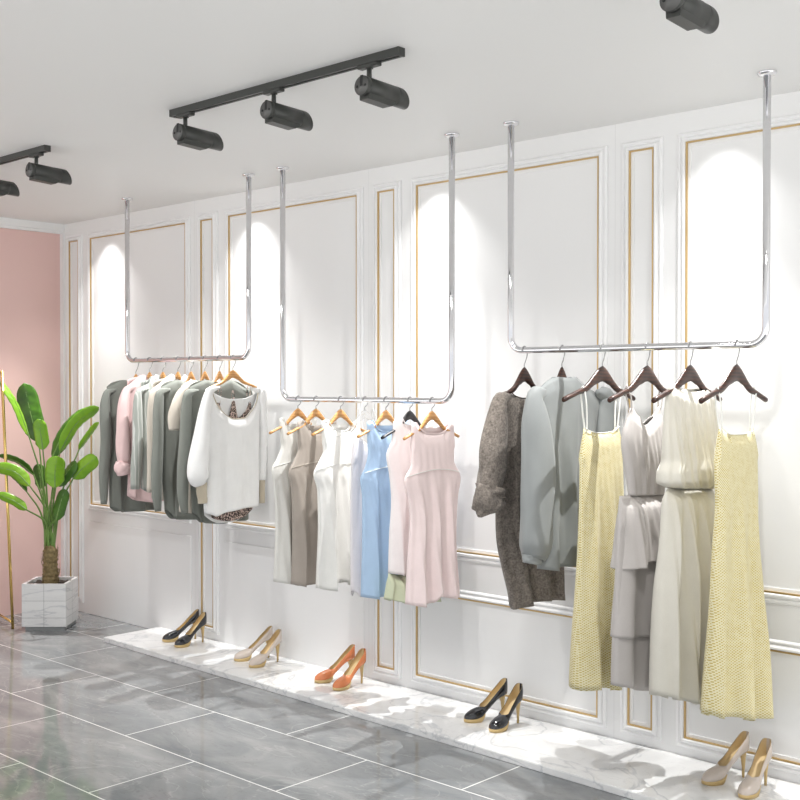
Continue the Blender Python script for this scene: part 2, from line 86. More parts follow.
def fabric(name,col,weave=500,strength=.25,var=.06,rough=.9,low=14,trans=0):
    m,nt,b=newmat(name)
    v=mapping(nt)
    hi=noise(nt,v,weave,2); lo=noise(nt,v,low,4)
    f=mathn(nt,'ADD',mathn(nt,'MULTIPLY',hi,.6),mathn(nt,'MULTIPLY',lo,.4))
    c=ramp(nt,f,[(.3,tuple(x*(1-var) for x in col)),(.7,tuple(min(1,x*(1+var)) for x in col))])
    nt.links.new(c,b.inputs['Base Color']); b.inputs['Roughness'].default_value=rough; b.inputs['Sheen Weight'].default_value=.15
    b.inputs['Specular IOR Level'].default_value=.25
    bp=nt.nodes.new('ShaderNodeBump'); bp.inputs['Strength'].default_value=strength; bp.inputs['Distance'].default_value=.003
    nt.links.new(hi,bp.inputs['Height']); nt.links.new(bp.outputs[0],b.inputs['Normal'])
    return m,nt,b,c
def knit(name,col):
    m,nt,b,c=fabric(name,col,420,.5,.10,.95,10)
    w=nt.nodes.new('ShaderNodeTexWave'); w.bands_direction='Z'; w.inputs['Scale'].default_value=45; w.inputs['Distortion'].default_value=1.2
    w.inputs['Detail Scale'].default_value=4
    nt.links.new(mapping(nt),w.inputs['Vector'])
    c2=mixc(nt,mathn(nt,'MULTIPLY',w.outputs['Fac'],.35),c,tuple(x*1.3 for x in col)); nt.links.new(c2,b.inputs['Base Color'])
    return m
def dotted(name,a,bcol,s=88):
    m,nt,b,c=fabric(name,a,500,.2)
    sx=nt.nodes.new('ShaderNodeSeparateXYZ'); nt.links.new(mapping(nt),sx.inputs[0])
    u=mathn(nt,'SINE',mathn(nt,'MULTIPLY',sx.outputs['Y'],s*6.283)); w=mathn(nt,'SINE',mathn(nt,'MULTIPLY',sx.outputs['Z'],s*6.283))
    n=noise(nt,mapping(nt),45,2)
    p=mathn(nt,'ADD',mathn(nt,'MULTIPLY',u,w),mathn(nt,'MULTIPLY',mathn(nt,'SUBTRACT',n,.5),1.0))
    f=ramp(nt,p,[(.05,(0,0,0)),(.45,(1,1,1))])
    nt.links.new(mixc(nt,f,a,bcol),b.inputs['Base Color']); return m
def pinstripe(name,a,bcol,s=42):
    m,nt,b,c=fabric(name,a,500,.2)
    sx=nt.nodes.new('ShaderNodeSeparateXYZ'); nt.links.new(mapping(nt),sx.inputs[0])
    n=noise(nt,mapping(nt),6,2)
    u=mathn(nt,'SINE',mathn(nt,'ADD',mathn(nt,'MULTIPLY',sx.outputs['Y'],s*6.283),mathn(nt,'MULTIPLY',n,6.)))
    f=ramp(nt,u,[(.55,(0,0,0)),(.9,(1,1,1))])
    nt.links.new(mixc(nt,mathn(nt,'MULTIPLY',f,.8),a,bcol),b.inputs['Base Color']); return m
def animal(name):
    m,nt,b,c=fabric(name,(.6,.45,.38),500,.2)
    v=nt.nodes.new('ShaderNodeTexVoronoi'); v.feature='F1'; v.inputs['Scale'].default_value=75; nt.links.new(mapping(nt,scale=(1,1,.8)),v.inputs['Vector'])
    nt.links.new(ramp(nt,v.outputs['Distance'],[(.25,(.62,.47,.40)),(.36,(.03,.022,.02)),(.55,(.05,.035,.03)),(.62,(.6,.46,.40))]),b.inputs['Base Color']); return m
def wood(name,a,bcol,rough=.35):
    m,nt,b=newmat(name)
    w=nt.nodes.new('ShaderNodeTexWave'); w.inputs['Scale'].default_value=18; w.inputs['Distortion'].default_value=6; w.inputs['Detail'].default_value=3
    w.bands_direction='Z'; nt.links.new(mapping(nt,scale=(1,.2,1)),w.inputs['Vector'])
    nt.links.new(ramp(nt,w.outputs['Fac'],[(.2,a),(.9,bcol)]),b.inputs['Base Color']); b.inputs['Roughness'].default_value=rough; return m
def wall_mat(name,col,joint=None):
    m=pbr(name,col,.55,0,(160,.04,.012))
    if joint is not None:
        nt=m.node_tree; b=nt.nodes['Principled BSDF']; src=b.inputs['Base Color'].links[0].from_socket
        sx=nt.nodes.new('ShaderNodeSeparateXYZ'); nt.links.new(mapping(nt),sx.inputs[0])
        a=mathn(nt,'ABSOLUTE',mathn(nt,'SUBTRACT',mathn(nt,'FLOORED_MODULO' if False else 'MODULO',mathn(nt,'ADD',sx.outputs['X'],joint+17.23),1.723),.8615))
        f=mathn(nt,'LESS_THAN',a,.0012)
        nt.links.new(mixc(nt,mathn(nt,'MULTIPLY',f,.22),src,(.3,.3,.3)),b.inputs['Base Color'])
    return m
def leafmat(name,a,b2):
    m,nt,b=newmat(name)
    v=mapping(nt); c=ramp(nt,noise(nt,v,9,3),[(.3,a),(.7,b2)])
    nt.links.new(c,b.inputs['Base Color']); b.inputs['Roughness'].default_value=.35
    nt.links.new(c,b.inputs['Base Color']); b.inputs['Transmission Weight'].default_value=0
    b.inputs['Subsurface Weight'].default_value=0
    return m
M={}
M['wall']=wall_mat('white_wall_paint',(.83,.83,.825),3.099-.8615+.0)
M['board']=wall_mat('white_board_paint',(.84,.84,.835))
M['ceil']=wall_mat('ceiling_paint',(.80,.80,.79))
M['pink']=wall_mat('pink_wall_paint',(.78,.54,.505))
M['mould']=pbr('moulding_paint',(.85,.85,.85),.45,0,(60,0,.004))
M['gold']=pbr('gold_inlay',(.60,.43,.21),.4,.8)
M['brass']=pbr('polished_gold',(.95,.70,.25),.22,1)
M['chrome']=pbr('chrome',(.80,.80,.82),.07,1)
M['steel']=pbr('steel_wire',(.35,.35,.35),.3,1)
M['floor']=floor_mat()
M['plinth']=white_marble('white_marble',.3,.5)
M['pot']=white_marble('planter_marble',.9,.45)
M['kick']=pbr('kick_grey',(.28,.29,.29),.4)
M['lamp']=pbr('lamp_grey_metal',(.05,.052,.048),.42,.3)
M['lampcap']=pbr('lamp_cap_metal',(.10,.10,.096),.45,.2)
M['lampdark']=pbr('lamp_black',(.008,.008,.008),.6)
M['lens']=pbr('lamp_lens',(.9,.9,.85),.2)
M['wood']=wood('beech_wood',(.56,.27,.085),(.66,.36,.14))
M['dark']=wood('walnut_wood',(.03,.011,.007),(.065,.024,.014))
M['black']=pbr('black_wood',(.02,.02,.021),.35)
M['tan']=pbr('tan_leather',(.60,.43,.19),.4)
M['tanL']=pbr('tan_lining',(.66,.50,.27),.5)
M['blk']=pbr('black_patent',(.012,.013,.017),.13,0,None,.6,0,.5)
M['nude']=pbr('nude_leather',(.60,.52,.455),.22,0,None,.5,0,.4)
M['orange']=pbr('orange_leather',(.66,.215,.08),.24,0,None,.5,0,.4)
M['soil']=pbr('soil',(.035,.026,.02),.95,0,(70,1.,.4))
M['trunk']=pbr('trunk_bark',(.24,.18,.085),.9,0,(45,.8,.75))
M['leafD']=leafmat('leaf_dark',(.03,.10,.006),(.07,.19,.012))
M['leafL']=leafmat('leaf_bright',(.15,.36,.012),(.25,.47,.02))
M['stem']=leafmat('leaf_stem',(.12,.24,.05),(.20,.33,.08))
def F(n,c,**k): M[n]=fabric(n+'_fabric',c,**k)[0]
F('greyblouse',(.275,.29,.288),weave=900,strength=.05,rough=.55)
M['tweed']=fabric('brown_tweed',(.205,.178,.155),110,1.,.55,.95,40)[0]
M['yellow']=dotted('yellow_dotted',(.76,.71,.48),(.50,.385,.10))
F('yellowin',(.70,.50,.12))
F('lilac',(.50,.47,.45),weave=300,var=.05); F('cream',(.64,.615,.545)); F('strap',(.80,.80,.76))
F('offwhite',(.72,.71,.67)); F('taupe',(.37,.325,.285)); F('ivory',(.80,.79,.75)); F('lilacw',(.76,.73,.75))
F('blue',(.42,.57,.76)); F('palepink',(.86,.81,.805)); F('pinkd',(.88,.74,.73)); F('sage',(.58,.62,.45))
M['knit']=knit('grey_knit',(.20,.212,.19)); M['knit2']=knit('dark_grey_knit',(.17,.18,.16))
F('pinkshirt',(.76,.56,.55)); M['pin']=pinstripe('striped_cotton',(.36,.385,.355),(.62,.63,.60))
F('beige',(.56,.51,.44)); F('white',(.84,.84,.83)); F('tancuff',(.52,.46,.36)); M['leo']=animal('animal_print')
m,nt,b=newmat('clear_plastic'); b.inputs['Base Color'].default_value=(.95,.95,.95,1); b.inputs['Transmission Weight'].default_value=1; b.inputs['Roughness'].default_value=.05; b.inputs['IOR'].default_value=1.1; b.inputs['Alpha'].default_value=.3; M['clear']=m
# ------------------------------------------------------------------ helpers
def wloc(o):
    v=Vector((0,0,0))
    while o: v+=o.location; o=o.parent
    return v
def obj(name,bm,mat,parent=None,world=True,smooth=True,sol=0,loc=None):
    if isinstance(bm,bpy.types.Mesh): me=bm
    else:
        bmesh.ops.recalc_face_normals(bm,faces=bm.faces)
        if world and (parent or loc):
            off=wloc(parent) if parent else Vector(loc); bmesh.ops.translate(bm,vec=-off,verts=bm.verts)
        me=bpy.data.meshes.new(name); bm.to_mesh(me); bm.free()
        for p in me.polygons: p.use_smooth=smooth
        me.materials.append(M[mat] if isinstance(mat,str) else mat)
    o=bpy.data.objects.new(name,me); COL.objects.link(o)
    if parent: o.parent=parent
    elif loc: o.location=loc
    if sol:
        md=o.modifiers.new('cloth_thickness','SOLIDIFY'); md.thickness=sol; md.offset=0
    return o
def thing(name,label,cat,loc=(0,0,0),group=None,rz=0):
    o=bpy.data.objects.new(name,None); COL.objects.link(o); o.location=loc; o.rotation_euler.z=rz; o.empty_display_size=.05
    return tag(o,label,cat,group)
def tag(o,label,cat,group=None):
    o['label']=label; o['category']=cat
    if group: o['group']=group
    return o
def struct(o): o['kind']='structure'; return o
def box(bm,a,b,mat=None):
    vs=[bm.verts.new((x,y,z)) for x in (a[0],b[0]) for y in (a[1],b[1]) for z in (a[2],b[2])]
    for f in ((0,1,3,2),(4,6,7,5),(0,4,5,1),(2,3,7,6),(0,2,6,4),(1,5,7,3)): bm.faces.new([vs[i] for i in f])
    if mat: bmesh.ops.transform(bm,matrix=mat,verts=vs)
    return vs
def tube(bm,pts,rad,seg=12,caps=True,flat=(1,1),nref=None):
    pts=[Vector(p) for p in pts]; n=len(pts)
    if not isinstance(rad,(list,tuple)): rad=[rad]*n
    ref=Vector(nref) if nref else None; rings=[]; prev=None
    for i,p in enumerate(pts):
        t=(pts[min(i+1,n-1)]-pts[max(i-1,0)]).normalized()
        if prev is None:
            r=ref or (Vector((0,0,1)) if abs(t.z)<.9 else Vector((1,0,0)))
            a=t.cross(r).normalized()
        else: a=(prev-t*prev.dot(t)).normalized()
        b_=t.cross(a); prev=a
        rings.append([bm.verts.new(p+a*math.cos(2*math.pi*k/seg)*rad[i]*flat[0]+b_*math.sin(2*math.pi*k/seg)*rad[i]*flat[1]) for k in range(seg)])
    for i in range(n-1):
        for k in range(seg): bm.faces.new((rings[i][k],rings[i][(k+1)%seg],rings[i+1][(k+1)%seg],rings[i+1][k]))
    if caps: bm.faces.new(rings[0][::-1]); bm.faces.new(rings[-1])
    return rings
def cyl(bm,p,q,r,seg=24,r2=None): return tube(bm,[p,q],[r,r2 if r2 is not None else r],seg)
def spline(pts,n):   # Catmull-Rom through points
    P=[Vector(p) for p in pts]; P=[P[0]*2-P[1]]+P+[P[-1]*2-P[-2]]; out=[]
    m=len(P)-3
    for i in range(n+1):
        t=i/n*m; k=min(int(t),m-1); u=t-k; a,b_,c,d=P[k:k+4]
        out.append(.5*((2*b_)+(-a+c)*u+(2*a-5*b_+4*c-d)*u*u+(-a+3*b_-3*c+d)*u**3))
    return out
def lerp(pts,x,k=0,v=1):  # piecewise-smooth interpolation of table sorted by column k
    P=sorted(pts,key=lambda p:p[k])
    if x<=P[0][k]: return P[0][v]
    if x>=P[-1][k]: return P[-1][v]
    for i in range(len(P)-1):
        a,b_=P[i],P[i+1]
        if a[k]<=x<=b_[k]:
            t=(x-a[k])/max(1e-6,b_[k]-a[k]); 
            # monotone-ish hermite
            def sl(j):
                j0=max(j-1,0); j1=min(j+1,len(P)-1)
                if j in (0,len(P)-1): return (P[j1][v]-P[j0][v])/max(1e-6,P[j1][k]-P[j0][k])
                s1=(P[j][v]-P[j-1][v])/max(1e-6,P[j][k]-P[j-1][k]); s2=(P[j+1][v]-P[j][v])/max(1e-6,P[j+1][k]-P[j][k])
                return 0 if s1*s2<=0 else 2*s1*s2/(s1+s2)
            h=b_[k]-a[k]; m0=sl(i)*h; m1=sl(i+1)*h
            return (2*t**3-3*t*t+1)*a[v]+(t**3-2*t*t+t)*m0+(-2*t**3+3*t*t)*b_[v]+(t**3-t*t)*m1
# ------------------------------------------------------------------ room
def plane_box(name,a,b,mat):
    bm=bmesh.new(); box(bm,a,b); return struct(obj(name,bm,mat,smooth=False))
plane_box('floor',(XL-.15,YF,-.1),(XR,.15,0),'floor')
plane_box('ceiling',(XL-.15,YF,H),(XR,.15,H+.12),'ceil')
plane_box('wall_back',(XL-.15,0,0),(XR,.15,H),'wall')
plane_box('wall_left',(XL-.15,-3.2,0),(XL,0,H),'pink')
bm=bmesh.new(); box(bm,(XL,-3.2,H-.055),(XL+.05,0,H)); box(bm,(XL,-3.2,H-.075),(XL+.03,0,H-.055)); struct(obj('trim_1',bm,'mould',smooth=False))
bm=bmesh.new(); box(bm,(XL,-.012,0),(XL+.05,0,H-.075)); struct(obj('trim_2',bm,'mould',smooth=False))
PROF=[(0,0),(0,.008),(.004,.013),(.010,.015),(.016,.013),(.018,.008),(.022,.008),(.026,.016),(.033,.021),(.040,.021),(.044,.016),(.046,.006),(.046,0)]
def frame(x0,x1,z0,z1,n,gold=True):   # x0.. are the gold line rectangle; moulding lies outside it
    bm=bmesh.new(); o=.046; rings=[]
    for (sx,sz) in ((0,0),(1,0),(1,1),(0,1)):
        ring=[]
        for d,h in PROF:
            x=(x0-o+d) if sx==0 else (x1+o-d); z=(z0-o+d) if sz==0 else (z1+o-d)
            ring.append(bm.verts.new((x,-h,z)))
        rings.append(ring)
    for i in range(4):
        a,b_=rings[i],rings[(i+1)%4]
        for k in range(len(PROF)-1): bm.faces.new((a[k],a[k+1],b_[k+1],b_[k]))
    t=struct(obj('trim_%d'%n,bm,'mould',smooth=False))
    def rect(x0,x1,z0,z1,w,h,nm,mt):
        bm=bmesh.new()
        box(bm,(x0,-h,z0),(x0+w,0,z1)); box(bm,(x1-w,-h,z0),(x1,0,z1)); box(bm,(x0+w,-h,z0),(x1-w,0,z0+w)); box(bm,(x0+w,-h,z1-w),(x1-w,0,z1))
        obj(nm,bm,mt,t,smooth=False)
    rect(x0,x1,z0,z1,.007,.016,'gold_inlay','gold')
    rect(x0+.007,x1-.007,z0+.007,z1-.007,.016,.006,'inner_bead','mould')
n=3
for i in range(-1,5):
    k=i-3; gx=-3.012+1.723*k     # narrow panels
    xs=gx
    if i<=4: frame(xs,xs+.137,.122,2.953,n); n+=1
    wx=-2.702+1.723*k            # wide panels
    if i>=0 or True:
        if wx<XL: continue
        frame(wx,wx+1.238,.869,2.953,n); n+=1
        if k>=-1: frame(wx,wx+1.238,.122,.613,n); n+=1
        else:
            bm=bmesh.new(); box(bm,(wx-.05,-.009,0),(wx+1.288,0,.735)); bmesh.ops.bevel(bm,geom=bm.edges[:],offset=.004,segments=1,affect='EDGES'); struct(obj('trim_%d'%n,bm,'board',smooth=False)); n+=1
# platform
bm=bmesh.new(); vs_=box(bm,(-6.97,-.56,0),(XR,0-.001,.034))
for v in vs_:
    if v.co.y<-.1: v.co.y=-.475 if v.co.x<-1 else -.70
bmesh.ops.bevel(bm,geom=bm.edges[:],offset=.003,segments=2,affect='EDGES')
tag(obj('display_plinth',bm,'plinth',loc=(-2.86,-.28,0),smooth=False),'long low white marble plinth along the foot of the panelled wall','display plinth')
# ------------------------------------------------------------------ ceiling hung rails
YR=-.386
def rack(x0,x1,zb,label):
    t=thing('hanging_rail',label,'clothes rail',((x0+x1)/2,YR,H),'chrome U-shaped rails hung from the ceiling')
    r=.0165; c=.07; pts=[(x0,YR,H-.006),(x0,YR,zb+c)]
    for k in range(1,9): a=k/8*math.pi/2; pts.append((x0+c-c*math.cos(a),YR,zb+c-c*math.sin(a)))
    for k in range(0,9): a=k/8*math.pi/2; pts.append((x1-c+c*math.sin(a),YR,zb+c-c*math.cos(a)))
    pts.append((x1,YR,H-.006)); bm=bmesh.new(); tube(bm,pts,r,20); obj('rail_tube',bm,'chrome',t)
    for x in (x0,x1):
        bm=bmesh.new(); tube(bm,[(x,YR,H-.018),(x,YR,H-.014),(x,YR,H-.006),(x,YR,H)],[.018,.034,.040,.040],28)
        f=obj('ceiling_flange',bm,'chrome',t)
        for s in (-1,1):
            bm=bmesh.new(); cyl(bm,(x+s*.027,YR,H-.013),(x+s*.027,YR,H-.009),.006,10); obj('screw',bm,'steel',f)
rack(-3.454,-2.123,1.973,'chrome U-shaped rail nearest the camera, holding the dark hangers and yellow dresses')
rack(-5.161,-3.837,1.72,'lowest chrome U-shaped rail, in the middle, holding the pink and blue dresses')
rack(-6.795,-5.478,1.973,'farthest chrome U-shaped rail, holding the grey knits and the white tunic')
# ------------------------------------------------------------------ hangers
def make_hanger(loc,uL,uR,zt,drop,mat,label,group,zb,th=.045,rz=0):
    # local: u along y, x thickness; origin at the bar; zt = wood top below the bar centre, drop = tip below wood top
    t=thing('clothes_hanger',label,'hanger',loc,group,rz)
    bm=bmesh.new(); N=26; rings=[]
    for i in range(N+1):
        s=-1+2*i/N; u=(uL if s<0 else uR)*abs(s)
        a=abs(s); top=-drop*(a**.95 if a>.0 else 0)*1.0
        # bell-shaped apex, then straight arms
        top=-drop*(.62*a+.38*(1-math.cos(min(a/.55,1)*math.pi))/2)
        h=th*(1-.0*a) if a<.12 else th*max(.40,1-.75*(a-.12)/.6)
        if a<.2: h=th*(1.25-1.25*a)
        w=.011+.004*a
        ring=[]
        for k in range(10):
            an=2*math.pi*k/10; ring.append(bm.verts.new((w*math.cos(an)*.8+.002*a*a,u,zt+top-h/2+h/2*math.sin(an))))
        rings.append(ring)
    for i in range(N):
        for k in range(10): bm.faces.new((rings[i][k],rings[i][(k+1)%10],rings[i+1][(k+1)%10],rings[i+1][k]))
    bm.faces.new(rings[0][::-1]); bm.faces.new(rings[-1]); obj('hanger_arms',bm,mat,t,world=False)
    bm=bmesh.new(); rr=.0195; P=[(0,0,zt-.01),(0,0,zt+.012),(0,.012,zt*.62),(0,rr+.004,-.018)]
    for k in range(0,11): a=R(-20+k*21); P.append((0,rr*math.cos(a),rr*math.sin(a)))
    tube(bm,spline(P,40),.0026,8); obj('hanger_hook',bm,'steel',t,world=False)
    return t
# ------------------------------------------------------------------ cloth
def sheet(bm,X,left,right,topf,hemf,side,th,fold,nc=56,nr=44,zt0=1.8):
    """one face of a garment: X(world) +- depth. side=+1 front, -1 back"""
    grid=[]
    for i in range(nc+1):
        s=-1+2*i/nc; col=[]
        zt=zt0
        for _ in range(12):
            y=lerp(left,zt,1,0)*(1-s)/2+lerp(right,zt,1,0)*(1+s)/2; zt=.5*zt+.5*lerp(topf,y,0,1)
        zh=min(p[1] for p in hemf)
        for _ in range(8):
            y=lerp(left,zh,1,0)*(1-s)/2+lerp(right,zh,1,0)*(1+s)/2; zh=.5*zh+.5*lerp(hemf,y,0,1)
        for j in range(nr+1):
            q=j/nr; z=zt+(zh-zt)*q
            ins=.15*th(z)+.30*fold.A(z); yl_,yr_=lerp(left,z,1,0),lerp(right,z,1,0); ins=min(ins,.2*(yr_-yl_))
            y=(yl_+ins)*(1-s)/2+(yr_-ins)*(1+s)/2
            e=max(0,1-abs(s)**2.6)**.5
            d=th(z)*e*side
            shoulder=min(1.,((zt-z)/.05)) if abs(s)>.45 else min(1.,.45+(zt-z)/.09)
            d*=max(.12,shoulder)
            if abs(s)>.3: d=side*max(abs(d),min(.017,.30*math.sqrt(max(0,zt-z)*.02)+.001)*min(1,(1-abs(s))/.05)*max(0,min(1,(zt+.16-zt0+.0-(zt-z))/.04+1 if zt-z<.14 else 0)))
            fx,fy=fold(s,z,side); d+=fx*min(1,q*6); y+=fy*min(1,q*6)
            col.append(bm.verts.new((X+d,y,z)))
        grid.append(col)
    for i in range(nc):
        for j in range(nr): bm.faces.new((grid[i][j],grid[i+1][j],grid[i+1][j+1],grid[i][j+1]))
    return grid
def mkfold(amp,k,ph,z0,z1,amp2=.0,k2=7,drift=1.2,sharp=0):
    def f(s,z,side):
        t=max(0.,min(1.,(z0-z)/(z0-z1))); a=amp*t**.9
        w=(1-abs(s)**8)
        v=math.sin(k*math.pi*s+ph+drift*t*side)
        if sharp: v=math.copysign(abs(v)**(1-sharp),v)
        x=a*v*w+amp2*math.sin(k2*math.pi*s+ph*2+1.7*z*6)*w*(.3+.7*t)
        return x, a*.35*math.cos(k*math.pi*s+ph)*w
    f.A=lambda z: amp*max(0.,min(1.,(z0-z)/(z0-z1)))**.9
    return f
def garment(key,mat,th=(.018,.05),fold=None,tops=None,backtop=None,hem=None,left='left',right='right',top='top',hemk='hem',name='body',parent=None,front=1,sol=.0022,nc=56,nr=44,dx=0,one=False):
    g=G[key]; X=g['X']+dx; L=g[left]; Rr=g[right]; T=tops or g[top]; Hm=hem or g[hemk]
    zt=max(p[1] for p in T); zh=min(p[1] for p in Hm)
    thf=(lambda z: lerp([(k*1.,v) for k,v in th],(zt-z)/(zt-zh))) if isinstance(th[0],tuple) else (lambda z: th[0]+(th[1]-th[0])*max(0,min(1,(zt-z)/(zt-zh))))
    fold=fold or mkfold(.01,3,.5,zt-.1,zh)
    bm=bmesh.new()
    sheet(bm,X,L,Rr,T,Hm,1,thf,fold,nc,nr,zt)
    if not one: sheet(bm,X,L,Rr,backtop or T,g.get('bkH',Hm) if hemk=='hem' else Hm,-1,thf,fold,nc,nr,zt)
    bmesh.ops.remove_doubles(bm,verts=bm.verts,dist=.0006)
    return obj(name,bm,mat,parent,sol=sol)
def raise_back(T,dz=.02):   # back neckline: flatter, higher than the front scoop
    zs=sorted([p[1] for p in T]); hi=sum(zs[-3:])/3; y0,y1=T[0][0],T[-1][0]
    return [(y,max(z,z*.35+(hi-dz)*.65)) if (y0+.12*(y1-y0))<y<(y1-.12*(y1-y0)) else (y,z) for y,z in T]
def sleeve(key,sk,mat,name='sleeve',parent=None,dx=.0,fl=.8,wr=.06,seg=22,n=26,seed=1,caps=False,sol=.002,rnd=0):
    g=G[key]; P=list(g[sk]); X=g['X']+dx; di=-1 if sk.startswith('slr') else 1
    if rnd: y_,z_,r_=P[0]; P=[(y_+di*.085,z_+.028,r_*.25),(y_+di*.04,z_+.018,r_*.68),(y_+di*.006,z_-.002,r_*.95)]+P[1:]
    rnd_=random.Random(seed)
    c=spline([(X,p[0],p[1]) for p in P],n); rs=spline([(p[2],0,0) for p in P],n)
    bm=bmesh.new(); rings=[]; ph=rnd_.random()*6
    for i,p in enumerate(c):
        t=(c[min(i+1,n)]-c[max(i-1,0)]).normalized(); a=Vector((0,1,0)); a=(a-t*a.dot(t)).normalized(); b_=t.cross(a)
        r=rs[i].x/math.sqrt(1+(1.073*fl)**2)*1.04; ring=[]
        
        for k in range(seg):
            an=2*math.pi*k/seg
            rr=r*(1+wr*math.sin(3*an+ph+i*.25)+wr*.6*math.sin(5*an+ph*2-i*.4+math.sin(i*.5)))
            ring.append(bm.verts.new(p+a*math.cos(an)*rr+b_*math.sin(an)*rr*fl))
        rings.append(ring)
    for i in range(n):
        for k in range(seg): bm.faces.new((rings[i][k],rings[i][(k+1)%seg],rings[i+1][(k+1)%seg],rings[i+1][k]))
    bm.faces.new(rings[0][::-1])
    if caps: bm.faces.new(rings[-1])
    return obj(name,bm,mat,parent,sol=sol)
def strap(key,ks,mat,parent,X=None,w=.006,name='strap',dx=.0):
    g=G[key]; a,b_=g[ks]; X=(X or g['X'])
    for s in (-1,1):   # a loop over the hanger arm: one run in front, one behind
        bm=bmesh.new(); off=.007*s
        m=((a[0]+b_[0])/2+.006*s,(a[1]+b_[1])/2)
        tube(bm,spline([(X+off*.1,a[0],a[1]+.004),(X+off,a[0]+.004*s,a[1]-.02),(X+off*1.1+dx,m[0],m[1]),(X+off*.7,b_[0],b_[1]-.015)],14),w*.5,8,flat=(1,.5)); obj(name,bm,mat,parent)
def neckband(key,T,X,mat,parent,a,b_,name='neckline_trim',r=.003,dx=.012,n=30):
    y0=T[0][0];y1=T[-1][0]; pts=[]
    for i in range(n+1):
        y=y0+(y1-y0)*(a+(b_-a)*i/n); pts.append((X+dx,y,lerp(T,y,0,1)))
    bm=bmesh.new(); tube(bm,pts,r,8); obj(name,bm,mat,parent)
def seamline(key,z0,arch,mat,parent,th,name='waist_seam',X=None,n=40,r=.0018,l='left',rr='right'):
    g=G[key]; X=X or g['X']; pts=[]
    for i in range(n+1):
        s=-.97+1.94*i/n; z=z0+arch*(1-s*s); y=lerp(g[l],z,1,0)*(1-s)/2+lerp(g[rr],z,1,0)*(1+s)/2
        pts.append((X+th*max(0,1-abs(s)**2.6)**.5+.002,y,z))
    bm=bmesh.new(); tube(bm,pts,r,6); obj(name,bm,mat,parent)
def gthing(key,name,label,cat,grp=None):
    g=G[key]; z=min(p[1] for p in g['hem']); return thing(name,label,cat,(g['X'],YR,z),grp)
def buttons(key,mat,parent,z0,z1,n,dx,y=None):
    g=G[key]
    for i in range(n):
        z=z0+(z1-z0)*i/max(1,n-1); yy=y if y is not None else (lerp(g["left"],z,1,0)+lerp(g["right"],z,1,0))/2
        bm=bmesh.new(); cyl(bm,(g['X']+dx,yy,z),(g['X']+dx+.004,yy,z),.005,12); obj('button',bm,mat,parent)
# ---- near rail (dark hangers)
B3=1.973; HG3='dark walnut hangers on the nearest rail'
def h3(x,what,uL=-.312,uR=.268,rz=0): make_hanger((x,YR,B3),uL,uR,1.893-B3,.143,'dark','dark walnut hanger holding '+what,HG3,0,.060,rz)
h3(-3.37,'the brown tweed top',-.19,.19); h3(-3.148,'the grey satin blouse',-.13,.13); h3(-2.921,'the yellow dress next to the grey blouse')
h3(-2.684,'the lilac-grey tiered dress'); h3(-2.47,'the cream gathered dress'); h3(-2.253,'the yellow dress at the right end of the rail')
t=gthing('jacket','tweed_jacket','brown-grey tweed top with rolled sleeves and ragged hem, leftmost on the nearest rail','jacket')
garment('jacket','tweed',(.03,.055),mkfold(.026,2.8,.4,1.6,.7,.004,9,1.,.2),backtop=raise_back(G['jacket']['top']),parent=t)
sleeve('jacket','sl','tweed',parent=t,dx=.012,wr=.07,seed=3,rnd=1); sleeve('jacket','slcuff','tweed','rolled_cuff',t,.016,wr=.14,seed=5,caps=True)
neckband('jacket',G['jacket']['top'],G['jacket']['X'],'dark',t,.22,.8,dx=.014)
t=gthing('blouse','satin_blouse','smooth grey satin long-sleeved blouse, second from left on the nearest rail','blouse')
garment('blouse','greyblouse',(.025,.05),mkfold(.026,3.4,1.4,1.8,.8,.005,5,2.,.2),parent=t)
sleeve('blouse','sl','greyblouse',parent=t,dx=.02,wr=.05,seed=8,rnd=1,fl=.6); sleeve('blouse','slcuff','greyblouse','cuff',t,.02,wr=.03,caps=True,fl=.6)
sleeve('blouse','slr','greyblouse',parent=t,dx=.02,wr=.05,seed=9,rnd=1)
for key,lab,ph in (('yellowA','long yellow dotted slip dress hanging between the grey blouse and the lilac dress',.6),('yellowB','long yellow dotted slip dress at the right end of the nearest rail',2.2)):
    t=gthing(key,'slip_dress',lab,'dress','yellow dotted slip dresses')
    garment(key,'yellow',(.02,.075),mkfold(.042,2.6,ph,1.35,.45,.003,8,1.0,.2),backtop=[(y,z-.004) for y,z in G[key]['top']],parent=t,nc=72)
    strap(key,'strapL','strap',t,w=.011); strap(key,'strapR','strap',t,w=.011)
    T=G[key]['top']; neckband(key,T,G[key]['X'],'strap',t,.1,.9,r=.0025,dx=.011)
t=gthing('lilac','tiered_dress','pale lilac-grey tiered dress with thin straps and V neck beside the cream dress','dress')
garment('lilac','lilac',((0,.022),(.6,.045),(1,.028)),mkfold(.010,4,.2,1.6,1.1,.004,9),backtop=[(y,max(z,1.585)) for y,z in G['lilac']['top']],parent=t,name='bodice')
garment('lilac','lilac',(.022,.05),mkfold(.016,2.6,.3,1.2,.6),left='t3L',right='t3R',top='hem',hemk='t3H',parent=t,name='skirt_tier')
garment('lilac','lilac',(.026,.062),mkfold(.018,2.5,.6,1.2,.8),left='t2L',right='t2R',top='hem',hemk='t2H',parent=t,name='skirt_tier')
garment('lilac','lilac',((0,.022),(.25,.06),(1,.095)),mkfold(.024,2.9,1.1,1.36,.95,.007,11,.6,.2),left='t1L',right='t1R',top='hem',hemk='t1H',parent=t,name='skirt_tier')
strap('lilac','strapL','lilac',t,w=.01); strap('lilac','strapR','lilac',t,w=.01)
t=gthing('cream','gathered_dress','cream sleeveless high-necked dress gathered at the waist, left of the right-hand yellow dress','dress')
